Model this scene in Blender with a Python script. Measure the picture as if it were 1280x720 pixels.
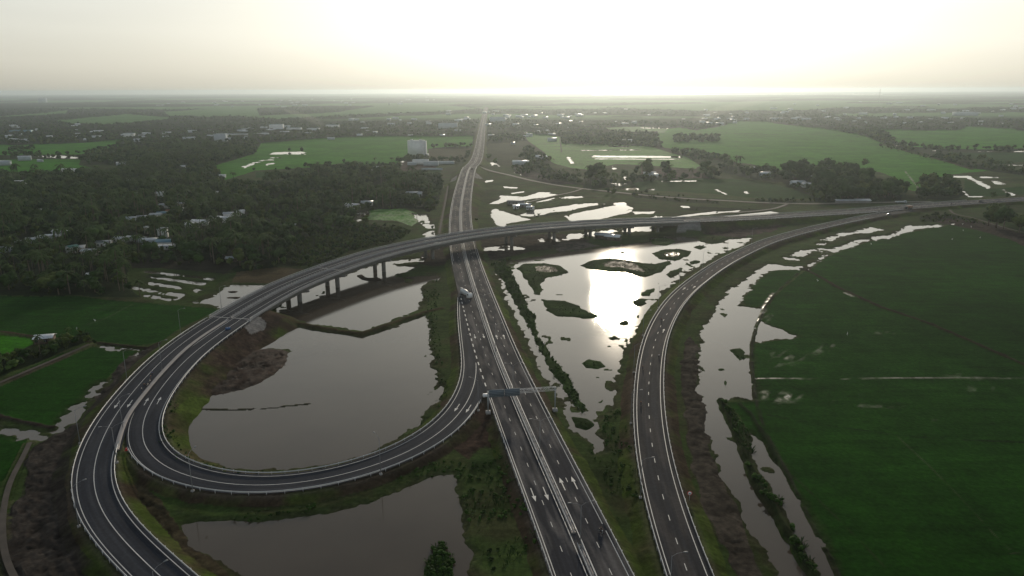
import bpy, math, random
import numpy as np
from mathutils import Matrix, Vector
random.seed(7)
RNG = np.random.default_rng(11)
for _o in list(bpy.data.objects): bpy.data.objects.remove(_o)
SC = bpy.context.scene
COL = SC.collection

# ------------------------------------------------------------------ camera, light, exposure
HC = 100.0                      # height of the drone above the water level
F = 924.0                       # focal length in pixels of a 1280 wide picture
PITCH, ROLL = math.radians(15.0), math.radians(0.2)
_f = np.array([0, math.cos(PITCH), -math.sin(PITCH)])
_u0 = np.array([0, math.sin(PITCH), math.cos(PITCH)])
_r0 = np.array([1.0, 0, 0])
_r = _r0 * math.cos(ROLL) - _u0 * math.sin(ROLL)
_u = _u0 * math.cos(ROLL) + _r0 * math.sin(ROLL)
cam_d = bpy.data.cameras.new('camera')
cam = bpy.data.objects.new('camera', cam_d); COL.objects.link(cam)
cam_d.sensor_width = 36; cam_d.lens = 36 * F / 1280
cam_d.clip_start = 1; cam_d.clip_end = 200000
cam.matrix_world = Matrix(((_r[0], _u[0], -_f[0], 0), (_r[1], _u[1], -_f[1], 0), (_r[2], _u[2], -_f[2], HC), (0, 0, 0, 1)))
SC.camera = cam

def ray(px, py): return _f + (px - 640) / F * _r - (py - 360) / F * _u
def G(px, py, z=0.0):
    d = ray(px, py); t = (z - HC) / d[2]
    return (float(d[0] * t), float(d[1] * t), float(z))

# the sun stands where its mirror image lies on the flooded field
_g = ray(766, 372)
SUN_AZ = math.atan2(_g[0], _g[1])                       # from +Y towards +X
SUN_EL = math.atan2(-_g[2], math.hypot(_g[0], _g[1]))
AUREOLE = .032
SKY_GAMMA, SKY_GAIN, SKY_TOP = .30, 4.85, .19
w = bpy.data.worlds.new('World'); SC.world = w; w.use_nodes = True
nt = w.node_tree; bg = nt.nodes['Background']
sky = nt.nodes.new('ShaderNodeTexSky'); sky.sky_type = 'NISHITA'; sky.sun_disc = False
sky.sun_elevation = SUN_EL; sky.sun_rotation = SUN_AZ
sky.altitude = 0; sky.air_density = 1.0; sky.dust_density = 3.8; sky.ozone_density = 1.0
def _n(kind, **kw):
    n = nt.nodes.new(kind)
    for k, v in kw.items(): setattr(n, k, v)
    return n
tc = _n('ShaderNodeTexCoord'); mp = _n('ShaderNodeMapping'); mp.inputs['Scale'].default_value = (1.6, 1.6, 16)
nz = _n('ShaderNodeTexNoise'); nz.inputs['Scale'].default_value = 2.1; nz.inputs['Detail'].default_value = 6
cr = _n('ShaderNodeMapRange'); cr.inputs[1].default_value = .40; cr.inputs[2].default_value = .72
cr.inputs[3].default_value = 0.0; cr.inputs[4].default_value = 1.0
gm = _n('ShaderNodeGamma'); gm.inputs[1].default_value = SKY_GAMMA              # a high even veil flattens the clear sky's contrast
hs = _n('ShaderNodeHueSaturation'); hs.inputs['Saturation'].default_value = .62; hs.inputs['Value'].default_value = SKY_GAIN
mx = _n('ShaderNodeMix', data_type='RGBA', blend_type='MULTIPLY'); mx.inputs[7].default_value = (1.04, 1.04, 1.04, 1)
# added darkening of the unseen sky overhead, to dim the light on the ground
sx = _n('ShaderNodeSeparateXYZ'); ve = _n('ShaderNodeMapRange'); ve.inputs[1].default_value = .30; ve.inputs[2].default_value = .85
ve.inputs[3].default_value = 1.0; ve.inputs[4].default_value = 0.0; ve.interpolation_type = 'SMOOTHSTEP'
mv = _n('ShaderNodeMix', data_type='RGBA', blend_type='MULTIPLY'); mv.inputs[0].default_value = 1
nt.links.new(tc.outputs['Generated'], mp.inputs[0]); nt.links.new(mp.outputs[0], nz.inputs['Vector'])
nt.links.new(tc.outputs['Generated'], sx.inputs[0]); nt.links.new(sx.outputs[2], ve.inputs[0])
nt.links.new(nz.outputs['Fac'], cr.inputs[0]); nt.links.new(cr.outputs[0], mx.inputs[0])
nt.links.new(sky.outputs[0], gm.inputs[0]); nt.links.new(gm.outputs[0], hs.inputs['Color'])
au = _n('ShaderNodeGamma'); au.inputs[1].default_value = 1.2; ah = _n('ShaderNodeHueSaturation'); ah.inputs['Saturation'].default_value = .5; ah.inputs['Value'].default_value = AUREOLE
sm = _n('ShaderNodeMix', data_type='RGBA', blend_type='ADD'); sm.inputs[0].default_value = 1                       # the bright ring round the sun
nt.links.new(sky.outputs[0], au.inputs[0]); nt.links.new(au.outputs[0], ah.inputs['Color']); tn = _n('ShaderNodeMix', data_type='RGBA', blend_type='MULTIPLY'); tn.inputs[0].default_value = 1; tn.inputs[7].default_value = (.985, 1.015, .975, 1); nt.links.new(hs.outputs[0], tn.inputs[6]); nt.links.new(tn.outputs[2], sm.inputs[6]); nt.links.new(ah.outputs[0], sm.inputs[7]); nt.links.new(sm.outputs[2], mx.inputs[6])
nt.links.new(mx.outputs[2], mv.inputs[6]); tp = _n('ShaderNodeMix', data_type='RGBA'); tp.inputs[6].default_value = (SKY_TOP * .82, SKY_TOP, SKY_TOP * 1.45, 1); tp.inputs[7].default_value = (1, 1, 1, 1)
nt.links.new(ve.outputs[0], tp.inputs[0]); nt.links.new(tp.outputs[2], mv.inputs[7])
nt.links.new(mv.outputs[2], bg.inputs['Color']); bg.inputs['Strength'].default_value = 0.1
sd = bpy.data.lights.new('sun', 'SUN'); sd.energy = 2.0; sd.angle = math.radians(3.2); sd.color = (1.0, .86, .66)
sun = bpy.data.objects.new('sun', sd); COL.objects.link(sun)
sv = Vector((math.sin(SUN_AZ) * math.cos(SUN_EL), math.cos(SUN_AZ) * math.cos(SUN_EL), math.sin(SUN_EL)))
sun.rotation_euler = sv.to_track_quat('Z', 'Y').to_euler(); sun.location = (0, 0, 300)
SC.view_settings.view_transform = 'Standard'; SC.view_settings.look = 'None'
SC.view_settings.exposure = -0.27; SC.view_settings.gamma = 1.0
HAZE_DENSITY, HAZE_ANISO = 0.86e-4, 0.72

# ------------------------------------------------------------------ helpers
def tag(o, label=None, cat=None, group=None, kind=None):
    if label: o['label'] = label
    if cat: o['category'] = cat
    if group: o['group'] = group
    if kind: o['kind'] = kind
    return o
def empty(name, loc=(0, 0, 0), rz=0.0, label=None, cat=None, group=None, scale=None):
    o = bpy.data.objects.new(name, None); COL.objects.link(o); o.empty_display_size = .5
    o.location = loc; o.rotation_euler = (0, 0, rz)
    if scale: o.scale = scale
    return tag(o, label, cat, group)
def kids(o): return [c for c in bpy.data.objects if c.parent is o]
KIDS = {}
def link(o, parent=None):
    COL.objects.link(o)
    if parent is not None:
        o.parent = parent; KIDS.setdefault(parent.name, []).append(o)
    return o
def dup(root, loc, rz=0.0, scale=None, label=None, group=None, parent=None):
    c = root.copy(); COL.objects.link(c)
    if parent is not None: c.parent = parent
    else:
        c.location = loc; c.rotation_euler = (0, 0, rz)
        if scale is not None: c.scale = scale
    if label: c['label'] = label
    if group: c['group'] = group
    for ch in KIDS.get(root.name, []): 
        k = ch.copy(); COL.objects.link(k); k.parent = c
        KIDS.setdefault(c.name, []).append(k)
        for g in KIDS.get(ch.name, []):
            q = g.copy(); COL.objects.link(q); q.parent = k
            KIDS.setdefault(k.name, []).append(q)
    return c

def new_mesh(name, V, faces_flat, counts, mat, parent=None, smooth=False, mats=None, midx=None, uv=None):
    V = np.asarray(V, np.float32); ff = np.asarray(faces_flat, np.int32); cn = np.asarray(counts, np.int32)
    me = bpy.data.meshes.new(name)
    me.vertices.add(len(V)); me.vertices.foreach_set('co', V.ravel())
    me.loops.add(len(ff)); me.loops.foreach_set('vertex_index', ff)
    me.polygons.add(len(cn)); st = np.zeros(len(cn), np.int32); st[1:] = np.cumsum(cn)[:-1]
    me.polygons.foreach_set('loop_start', st)
    try: me.polygons.foreach_set('loop_total', cn)
    except Exception: pass
    if mats:
        for m in mats: me.materials.append(m)
        if midx is not None: me.polygons.foreach_set('material_index', np.asarray(midx, np.int32))
    elif mat: me.materials.append(mat)
    if smooth: me.polygons.foreach_set('use_smooth', np.ones(len(cn), bool))
    if uv is not None:
        l = me.uv_layers.new(name='UVMap'); l.data.foreach_set('uv', np.asarray(uv, np.float32)[ff].ravel())
    me.update(calc_edges=True)
    o = bpy.data.objects.new(name, me)
    return link(o, parent)

class MB:
    """collects simple solids and links them as one mesh"""
    def __init__(s): s.v = []; s.f = []; s.n = 0
    def add(s, V, Fs):
        s.v.extend([tuple(p) for p in V]); s.f.extend([tuple(i + s.n for i in f) for f in Fs]); s.n += len(V); return s
    def box(s, c, size, rz=0.0, taper=1.0, ry=0.0):
        hx, hy, hz = size[0] / 2, size[1] / 2, size[2] / 2; V = []
        M = Matrix.Rotation(rz, 3, 'Z') @ Matrix.Rotation(ry, 3, 'Y')
        for z in (-hz, hz):
            t = taper if z > 0 else 1.0
            for x, y in ((-hx, -hy), (hx, -hy), (hx, hy), (-hx, hy)):
                p = M @ Vector((x * t, y * t, z)); V.append((p.x + c[0], p.y + c[1], p.z + c[2]))
        return s.add(V, [(0, 3, 2, 1), (4, 5, 6, 7), (0, 1, 5, 4), (1, 2, 6, 5), (2, 3, 7, 6), (3, 0, 4, 7)])
    def tube(s, a, b, r0, r1=None, n=8):
        r1 = r0 if r1 is None else r1; a = Vector(a); b = Vector(b); d = (b - a).normalized()
        x = d.orthogonal().normalized(); y = d.cross(x); V = []
        for p, r in ((a, r0), (b, r1)):
            for i in range(n):
                t = 2 * math.pi * i / n; V.append(p + x * math.cos(t) * r + y * math.sin(t) * r)
        Fs = [(i, (i + 1) % n, n + (i + 1) % n, n + i) for i in range(n)] + [tuple(range(n))[::-1], tuple(range(n, 2 * n))]
        return s.add(V, Fs)
    def lathe(s, prof, a, b, n=14):
        """profile of (fraction along a-b, radius)"""
        a = Vector(a); b = Vector(b); d = (b - a); dn = d.normalized(); x = dn.orthogonal().normalized(); y = dn.cross(x); V = []
        for t, r in prof:
            for i in range(n):
                q = 2 * math.pi * i / n; V.append(a + d * t + (x * math.cos(q) + y * math.sin(q)) * r)
        Fs = []
        for k in range(len(prof) - 1):
            Fs += [(k * n + i, k * n + (i + 1) % n, (k + 1) * n + (i + 1) % n, (k + 1) * n + i) for i in range(n)]
        Fs += [tuple(range(n))[::-1], tuple(range((len(prof) - 1) * n, len(prof) * n))]
        return s.add(V, Fs)
    def prism(s, poly, y0, y1):
        """side outline (x,z) swept in y"""
        n = len(poly); V = [(x, y0, z) for x, z in poly] + [(x, y1, z) for x, z in poly]
        return s.add(V, [(i, (i + 1) % n, n + (i + 1) % n, n + i) for i in range(n)] + [tuple(range(n))[::-1], tuple(range(n, 2 * n))])
    def build(s, name, mat, parent=None, smooth=False):
        return new_mesh(name, s.v, [i for f in s.f for i in f], [len(f) for f in s.f], mat, parent, smooth)

# noise
def _h(ix, iy, seed):
    n = (ix * 374761393 + iy * 668265263 + seed * 1442695041) & 0x7fffffff
    n = ((n ^ (n >> 13)) * 1274126177) & 0x7fffffff
    return ((n ^ (n >> 16)) & 0xffff) / 65535.0
def vnoise(x, y, scale, seed=0):
    x = x / scale; y = y / scale
    ix = np.floor(x).astype(np.int64); iy = np.floor(y).astype(np.int64)
    fx = x - ix; fy = y - iy; fx = fx * fx * (3 - 2 * fx); fy = fy * fy * (3 - 2 * fy)
    a = _h(ix, iy, seed); b = _h(ix + 1, iy, seed); c = _h(ix, iy + 1, seed); d = _h(ix + 1, iy + 1, seed)
    return (a + (b - a) * fx) * (1 - fy) + (c + (d - c) * fx) * fy - .5
def fbm(x, y, scale, seed=0, octv=3):
    o = 0; a = 1.0
    for k in range(octv): o = o + vnoise(x, y, scale, seed + 17 * k) * a; a *= .5; scale = scale * .47
    return o

def pip(X, Y, Q):
    ins = np.zeros(X.shape, bool); n = len(Q); j = n - 1
    for i in range(n):
        xi, yi = Q[i]; xj, yj = Q[j]
        if yi != yj:
            c = ((yi > Y) != (yj > Y)) & (X < (xj - xi) * (Y - yi) / (yj - yi) + xi); ins ^= c
        j = i
    return ins
def segdist(X, Y, Q, closed=True):
    d = np.full(X.shape, 1e9); n = len(Q)
    for i in range(n if closed else n - 1):
        ax, ay = Q[i][0], Q[i][1]; bx, by = Q[(i + 1) % n][0], Q[(i + 1) % n][1]
        dx, dy = bx - ax, by - ay; L = dx * dx + dy * dy + 1e-9
        t = np.clip(((X - ax) * dx + (Y - ay) * dy) / L, 0, 1)
        d = np.minimum(d, (X - ax - t * dx) ** 2 + (Y - ay - t * dy) ** 2)
    return np.sqrt(d)
def W(pts, z=0.0): return [G(p[0], p[1], p[2] if len(p) > 2 else z) for p in pts]

def spline(P, step=2.5):
    P = [np.array(p, float) for p in P]; n = len(P); out = []
    for i in range(n - 1):
        p0 = P[i - 1] if i > 0 else 2 * P[0] - P[1]; p1, p2 = P[i], P[i + 1]
        p3 = P[i + 2] if i + 2 < n else 2 * P[-1] - P[-2]
        def tj(a, b): return max(np.linalg.norm(b - a), 1e-3) ** .5
        t0 = 0; t1 = t0 + tj(p0, p1); t2 = t1 + tj(p1, p2); t3 = t2 + tj(p2, p3)
        m = max(1, int(np.linalg.norm(p2 - p1) / step))
        for k in range(m):
            t = t1 + (t2 - t1) * k / m
            A1 = (t1 - t) / (t1 - t0) * p0 + (t - t0) / (t1 - t0) * p1; A2 = (t2 - t) / (t2 - t1) * p1 + (t - t1) / (t2 - t1) * p2
            A3 = (t3 - t) / (t3 - t2) * p2 + (t - t2) / (t3 - t2) * p3
            B1 = (t2 - t) / (t2 - t0) * A1 + (t - t0) / (t2 - t0) * A2; B2 = (t3 - t) / (t3 - t1) * A2 + (t - t1) / (t3 - t1) * A3
            out.append((t2 - t) / (t2 - t1) * B1 + (t - t1) / (t2 - t1) * B2)
    out.append(P[-1]); return np.array(out)
def smooth_path(S, passes=40):
    S = S.copy()
    for _ in range(passes): S[1:-1] = S[1:-1] * .5 + (S[:-2] + S[2:]) * .25
    return S
class Path:
    def __init__(s, pts, step=2.5, passes=60, ready=False):
        S = np.array(pts, float) if ready else smooth_path(spline(pts, step), passes)
        s.P = S; T = np.gradient(S[:, :2], axis=0); T /= np.linalg.norm(T, axis=1)[:, None]
        s.T = T; s.N = np.stack([T[:, 1], -T[:, 0]], 1)      # to the right of travel
        s.L = np.concatenate([[0], np.cumsum(np.linalg.norm(np.diff(S[:, :2], axis=0), axis=1))])
    def at(s, d, off=0.0, dz=0.0):
        x = np.interp(d, s.L, s.P[:, 0]) + off * np.interp(d, s.L, s.N[:, 0])
        y = np.interp(d, s.L, s.P[:, 1]) + off * np.interp(d, s.L, s.N[:, 1])
        return np.stack([x, y, np.interp(d, s.L, s.P[:, 2]) + dz], -1)
    def ang(s, d): 
        return math.atan2(np.interp(d, s.L, s.T[:, 1]), np.interp(d, s.L, s.T[:, 0]))
    def near(s, p): return float(s.L[np.argmin((s.P[:, 0] - p[0]) ** 2 + (s.P[:, 1] - p[1]) ** 2)])
    def sub(s, d0, d1, step=2.5):
        n = max(2, int(abs(d1 - d0) / step) + 1); return np.linspace(d0, d1, n)
def ribbon(path, d0, d1, a, b, dz=0.0, step=2.5):
    """flat strip between offsets a and b"""
    D = path.sub(d0, d1, step); A = path.at(D, a, dz); B = path.at(D, b, dz); n = len(D)
    V = np.empty((2 * n, 3)); V[0::2] = A; V[1::2] = B
    Fq = [(2 * i, 2 * i + 1, 2 * i + 3, 2 * i + 2) for i in range(n - 1)]
    UV = np.empty((2 * n, 2)); UV[0::2, 0] = a; UV[1::2, 0] = b; UV[0::2, 1] = D; UV[1::2, 1] = D
    return V, Fq, UV
def sweep(path, d0, d1, prof, step=2.5):
    """closed cross section of (offset, dz) swept along the path"""
    D = path.sub(d0, d1, step); n = len(D); m = len(prof)
    V = np.concatenate([path.at(D, o, dz)[:, None, :] for o, dz in prof], 1).reshape(-1, 3)
    Fq = []
    for i in range(n - 1):
        for k in range(m): Fq.append((i * m + k, i * m + (k + 1) % m, (i + 1) * m + (k + 1) % m, (i + 1) * m + k))
    Fq.append(tuple(range(m))); Fq.append(tuple(range((n - 1) * m, n * m))[::-1])
    return V, Fq
class RB:
    def __init__(s): s.V = []; s.F = []; s.U = []; s.n = 0
    def add(s, V, Fq, UV=None):
        s.V.append(V); s.F += [tuple(i + s.n for i in f) for f in Fq]; s.n += len(V)
        s.U.append(UV if UV is not None else np.zeros((len(V), 2))); return s
    def line(s, path, d0, d1, off, wd=.2, dz=.02): return s.add(*ribbon(path, d0, d1, off - wd / 2, off + wd / 2, dz))
    def dashes(s, path, d0, d1, off, on=3.0, gap=6.0, wd=.2, dz=.02):
        d = d0
        while d + on < d1: s.line(path, d, d + on, off, wd, dz); d += on + gap
        return s
    def build(s, name, mat, parent=None, smooth=False):
        return new_mesh(name, np.concatenate(s.V), [i for f in s.F for i in f], [len(f) for f in s.F], mat, parent, smooth, uv=np.concatenate(s.U))

# ------------------------------------------------------------------ materials
def mat(name, col, rough=.8, metal=0.0, spec=None, noise=None, bump=None):
    m = bpy.data.materials.new(name); m.use_nodes = True; t = m.node_tree; p = t.nodes['Principled BSDF']
    p.inputs['Base Color'].default_value = (*col, 1); p.inputs['Roughness'].default_value = rough
    p.inputs['Metallic'].default_value = metal
    if spec is not None: p.inputs['Specular IOR Level'].default_value = spec
    if noise:
        sc, lo, hi = noise
        g = t.nodes.new('ShaderNodeNewGeometry'); n = t.nodes.new('ShaderNodeTexNoise'); n.inputs['Scale'].default_value = sc
        n.inputs['Detail'].default_value = 4; n.inputs['Roughness'].default_value = .65
        r = t.nodes.new('ShaderNodeMapRange'); r.inputs[1].default_value = .3; r.inputs[2].default_value = .7
        r.inputs[3].default_value = lo; r.inputs[4].default_value = hi
        x = t.nodes.new('ShaderNodeMix'); x.data_type = 'RGBA'; x.blend_type = 'MULTIPLY'; x.inputs[0].default_value = 1
        x.inputs[6].default_value = (*col, 1)
        t.links.new(g.outputs['Position'], n.inputs['Vector']); t.links.new(n.outputs['Fac'], r.inputs[0])
        t.links.new(r.outputs[0], x.inputs[7]); t.links.new(x.outputs[2], p.inputs['Base Color'])
    return m

def asphalt_mat(name, base, wear, seed):
    m = bpy.data.materials.new(name); m.use_nodes = True; t = m.node_tree; p = t.nodes['Principled BSDF']
    uv = t.nodes.new('ShaderNodeUVMap'); g = t.nodes.new('ShaderNodeNewGeometry')
    def noise(vec, sc, det=4, mapping=None, off=0):
        n = t.nodes.new('ShaderNodeTexNoise'); n.inputs['Scale'].default_value = sc; n.inputs['Detail'].default_value = det
        q = t.nodes.new('ShaderNodeMapping'); q.inputs['Scale'].default_value = mapping or (1, 1, 1); q.inputs['Location'].default_value = (off, off, 0)
        t.links.new(vec, q.inputs[0]); t.links.new(q.outputs[0], n.inputs['Vector']); return n.outputs['Fac']
    def rng(v, a, b, lo, hi):
        r = t.nodes.new('ShaderNodeMapRange'); r.inputs[1].default_value = a; r.inputs[2].default_value = b
        r.inputs[3].default_value = lo; r.inputs[4].default_value = hi; t.links.new(v, r.inputs[0]); return r.outputs[0]
    def mul(a, b):
        k = t.nodes.new('ShaderNodeMath'); k.operation = 'MULTIPLY'; t.links.new(a, k.inputs[0]); t.links.new(b, k.inputs[1]); return k.outputs[0]
    streak = rng(noise(uv.outputs[0], 1.0, 3, (1.1, .018, 1), seed), .35, .68, .82, 1.3)
    patch = rng(noise(uv.outputs[0], 1.0, 5, (.30, .045, 1), seed + 9), .46, .60, 0, 1)
    fine = rng(noise(g.outputs['Position'], 1.4, 4), .3, .7, .85, 1.15)
    k = mul(streak, fine)
    c = t.nodes.new('ShaderNodeMix'); c.data_type = 'RGBA'; c.inputs[6].default_value = (*base, 1); c.inputs[7].default_value = (*wear, 1)
    t.links.new(patch, c.inputs[0])
    x = t.nodes.new('ShaderNodeMix'); x.data_type = 'RGBA'; x.blend_type = 'MULTIPLY'; x.inputs[0].default_value = 1
    t.links.new(c.outputs[2], x.inputs[6]); t.links.new(k, x.inputs[7]); t.links.new(x.outputs[2], p.inputs['Base Color'])
    p.inputs['Roughness'].default_value = .9; p.inputs['Specular IOR Level'].default_value = .12
    return m
M = {}
M['asphalt'] = asphalt_mat('asphalt', (.026, .030, .040), (.040, .043, .052), 3.0)
M['asphalt_worn'] = asphalt_mat('asphalt_worn', (.026, .028, .036), (.098, .092, .092), 21.0)
M['asphalt_brown'] = asphalt_mat('asphalt_brown', (.030, .031, .036), (.055, .050, .050), 40.0)
M['gravel'] = mat('pale_gravel', (.20, .18, .155), .9, noise=(.35, .75, 1.2))
M['dirt'] = mat('dirt', (.075, .062, .050), .95, noise=(.3, .75, 1.2))
M['paint'] = mat('road_paint', (.66, .66, .64), .6, noise=(.5, .75, 1.05))
M['paint_worn'] = mat('worn_road_paint', (.5, .5, .49), .6, noise=(.6, .5, 1.1))
M['concrete'] = mat('concrete', (.33, .32, .31), .85, noise=(.4, .8, 1.12))
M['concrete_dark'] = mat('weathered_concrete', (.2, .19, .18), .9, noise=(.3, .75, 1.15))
M['median'] = mat('median_concrete', (.36, .33, .315), .8, noise=(.35, .85, 1.08))
M['zinc'] = mat('galvanised_steel', (.50, .51, .52), .5, .4)
M['lamp_steel'] = mat('lamp_steel', (.22, .23, .24), .6, .3)
M['zinc_dark'] = mat('grey_steel', (.35, .37, .38), .5, .4)
M['sign_back'] = mat('sign_back', (.10, .135, .17), .5, .2)
M['roof_grey'] = mat('grey_metal_roof', (.56, .60, .64), .33, .25, noise=(.5, .7, 1.1))
M['roof_pale'] = mat('pale_metal_roof', (.78, .80, .82), .3, .2, noise=(.5, .8, 1.05))
M['roof_blue'] = mat('blue_metal_roof', (.12, .26, .34), .4, .2, noise=(.5, .8, 1.1))
M['roof_green'] = mat('green_metal_roof', (.14, .30, .25), .45, .15, noise=(.5, .8, 1.1))
M['roof_red'] = mat('red_tile_roof', (.30, .12, .08), .8, noise=(.8, .8, 1.15))
M['roof_rust'] = mat('rusty_roof', (.20, .14, .10), .8, noise=(.6, .6, 1.2))
M['wall_white'] = mat('white_wall', (.74, .74, .73), .8, noise=(.3, .85, 1.05))
M['wall_cream'] = mat('cream_wall', (.50, .45, .36), .85, noise=(.3, .8, 1.05))
M['wall_blue'] = mat('grey_blue_wall', (.42, .46, .50), .8, noise=(.3, .85, 1.05))
M['wood'] = mat('dark_wood', (.10, .07, .05), .85)
M['glass'] = mat('dark_glass', (.02, .025, .03), .1)
M['black'] = mat('black_rubber', (.015, .015, .016), .7)
M['car_dark'] = mat('dark_paint', (.03, .035, .045), .3)
M['car_silver'] = mat('silver_paint', (.5, .52, .54), .3, .3)
M['truck_orange'] = mat('orange_paint', (.20, .10, .06), .4)
M['drum'] = mat('mixer_drum', (.55, .56, .57), .4, .2)
M['skin'] = mat('skin', (.36, .2, .13), .6)
M['cloth_dark'] = mat('dark_clothes', (.03, .03, .04), .85)
M['cloth_white'] = mat('white_shirt', (.6, .6, .6), .85)
M['cloth_blue'] = mat('blue_shirt', (.05, .1, .25), .85)
M['cloth_red'] = mat('red_shirt', (.45, .05, .03), .85)
M['tarp'] = mat('blue_tarp', (.03, .10, .24), .6)
M['red'] = mat('red_paint', (.5, .04, .04), .5)
M['white'] = mat('white_paint', (.8, .8, .8), .5)
M['feather'] = mat('white_feathers', (.85, .85, .82), .8)
M['bark'] = mat('bark', (.11, .085, .06), .95)
M['rail_red'] = M['red']

def leaf_mat(name, col):
    m = bpy.data.materials.new(name); m.use_nodes = True; t = m.node_tree; p = t.nodes['Principled BSDF']
    g = t.nodes.new('ShaderNodeNewGeometry'); n1 = t.nodes.new('ShaderNodeTexNoise'); n1.inputs['Scale'].default_value = .06
    n2 = t.nodes.new('ShaderNodeTexNoise'); n2.inputs['Scale'].default_value = .6; n2.inputs['Detail'].default_value = 3
    ad = t.nodes.new('ShaderNodeMath'); ad.operation = 'ADD'
    r = t.nodes.new('ShaderNodeMapRange'); r.inputs[1].default_value = .7; r.inputs[2].default_value = 1.3; r.inputs[3].default_value = .4; r.inputs[4].default_value = 1.65
    x = t.nodes.new('ShaderNodeMix'); x.data_type = 'RGBA'; x.blend_type = 'MULTIPLY'; x.inputs[0].default_value = 1; x.inputs[6].default_value = (*col, 1)
    for n in (n1, n2): t.links.new(g.outputs['Position'], n.inputs['Vector'])
    t.links.new(n1.outputs['Fac'], ad.inputs[0]); t.links.new(n2.outputs['Fac'], ad.inputs[1]); t.links.new(ad.outputs[0], r.inputs[0])
    t.links.new(r.outputs[0], x.inputs[7]); t.links.new(x.outputs[2], p.inputs['Base Color'])
    p.inputs['Roughness'].default_value = .85; p.inputs['Specular IOR Level'].default_value = .06
    return m
LEAF = [leaf_mat('leaf_dark', (.018, .042, .009)), leaf_mat('leaf_mid', (.030, .062, .012)), leaf_mat('leaf_olive', (.055, .078, .016)), leaf_mat('leaf_palm', (.048, .080, .020))]

# terrain material: land cover colour and wetness come with the mesh, detail from noise
def ground_mat():
    m = bpy.data.materials.new('ground_cover'); m.use_nodes = True; t = m.node_tree; p = t.nodes['Principled BSDF']
    a = t.nodes.new('ShaderNodeAttribute'); a.attribute_name = 'cover'; wt = t.nodes.new('ShaderNodeAttribute'); wt.attribute_name = 'wet'
    g = t.nodes.new('ShaderNodeNewGeometry')
    def noise(sc, det, scale=(1, 1, 1), rot=0):
        q = t.nodes.new('ShaderNodeMapping'); q.inputs['Scale'].default_value = scale; q.inputs['Rotation'].default_value = (0, 0, rot)
        n = t.nodes.new('ShaderNodeTexNoise'); n.inputs['Scale'].default_value = sc; n.inputs['Detail'].default_value = det; n.inputs['Roughness'].default_value = .6
        t.links.new(g.outputs['Position'], q.inputs[0]); t.links.new(q.outputs[0], n.inputs['Vector']); return n.outputs['Fac']
    def rng(v, a_, b_, lo, hi):
        r = t.nodes.new('ShaderNodeMapRange'); r.inputs[1].default_value = a_; r.inputs[2].default_value = b_
        r.inputs[3].default_value = lo; r.inputs[4].default_value = hi; t.links.new(v, r.inputs[0]); return r.outputs[0]
    def op(kind, a_, b_):
        k = t.nodes.new('ShaderNodeMath'); k.operation = kind
        for i, v in enumerate((a_, b_)):
            if isinstance(v, (int, float)): k.inputs[i].default_value = v
            else: t.links.new(v, k.inputs[i])
        return k.outputs[0]
    big = rng(noise(.012, 3), .3, .7, .82, 1.18)
    mid = rng(noise(.12, 4), .3, .7, .78, 1.22)
    fin = rng(noise(.9, 4), .25, .75, .62, 1.38)
    row = rng(noise(.35, 3, (.08, 1.0, 1), .09), .3, .7, .80, 1.2)
    k = op('MULTIPLY', op('MULTIPLY', big, mid), op('MULTIPLY', fin, row))
    x = t.nodes.new('ShaderNodeMix'); x.data_type = 'RGBA'; x.blend_type = 'MULTIPLY'; x.inputs[0].default_value = 1
    t.links.new(a.outputs['Color'], x.inputs[6]); t.links.new(k, x.inputs[7]); t.links.new(x.outputs[2], p.inputs['Base Color'])
    wn = op('MULTIPLY', wt.outputs['Fac'], rng(noise(.35, 4, (1, .5, 1)), .42, .56, .15, 1.0))
    t.links.new(rng(wn, 0, 1, .95, .12), p.inputs['Roughness'])
    t.links.new(rng(wn, 0, 1, .02, 1.0), p.inputs['Specular IOR Level'])
    b = t.nodes.new('ShaderNodeBump'); b.inputs['Strength'].default_value = .5; b.inputs['Distance'].default_value = .35
    t.links.new(noise(.8, 4), b.inputs['Height'])
    inv = op('SUBTRACT', 1.0, wt.outputs['Fac']); t.links.new(op('MULTIPLY', inv, .5), b.inputs['Strength'])
    t.links.new(b.outputs[0], p.inputs['Normal'])
    return m
def water_mat():
    m = bpy.data.materials.new('muddy_water'); m.use_nodes = True; t = m.node_tree; p = t.nodes['Principled BSDF']
    g = t.nodes.new('ShaderNodeNewGeometry')
    def noise(sc, det, scale=(1, 1, 1)):
        q = t.nodes.new('ShaderNodeMapping'); q.inputs['Scale'].default_value = scale
        n = t.nodes.new('ShaderNodeTexNoise'); n.inputs['Scale'].default_value = sc; n.inputs['Detail'].default_value = det
        t.links.new(g.outputs['Position'], q.inputs[0]); t.links.new(q.outputs[0], n.inputs['Vector']); return n.outputs['Fac']
    r = t.nodes.new('ShaderNodeMapRange'); r.inputs[1].default_value = .38; r.inputs[2].default_value = .62; r.inputs[3].default_value = .03; r.inputs[4].default_value = .08
    t.links.new(noise(.02, 2, (1, .4, 1)), r.inputs[0]); t.links.new(r.outputs[0], p.inputs['Roughness'])
    c = t.nodes.new('ShaderNodeMix'); c.data_type = 'RGBA'; c.inputs[6].default_value = (.050, .040, .030, 1); c.inputs[7].default_value = (.100, .080, .058, 1)
    t.links.new(noise(.03, 6), c.inputs[0]); t.links.new(c.outputs[2], p.inputs['Base Color'])
    p.inputs['IOR'].default_value = 1.33; p.inputs['Specular IOR Level'].default_value = .5
    b = t.nodes.new('ShaderNodeBump'); b.inputs['Strength'].default_value = .10; b.inputs['Distance'].default_value = .08
    t.links.new(noise(.55, 5, (1, 1.6, 1)), b.inputs['Height']); t.links.new(b.outputs[0], p.inputs['Normal'])
    return m
M['ground'] = ground_mat(); M['water'] = water_mat()

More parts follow.
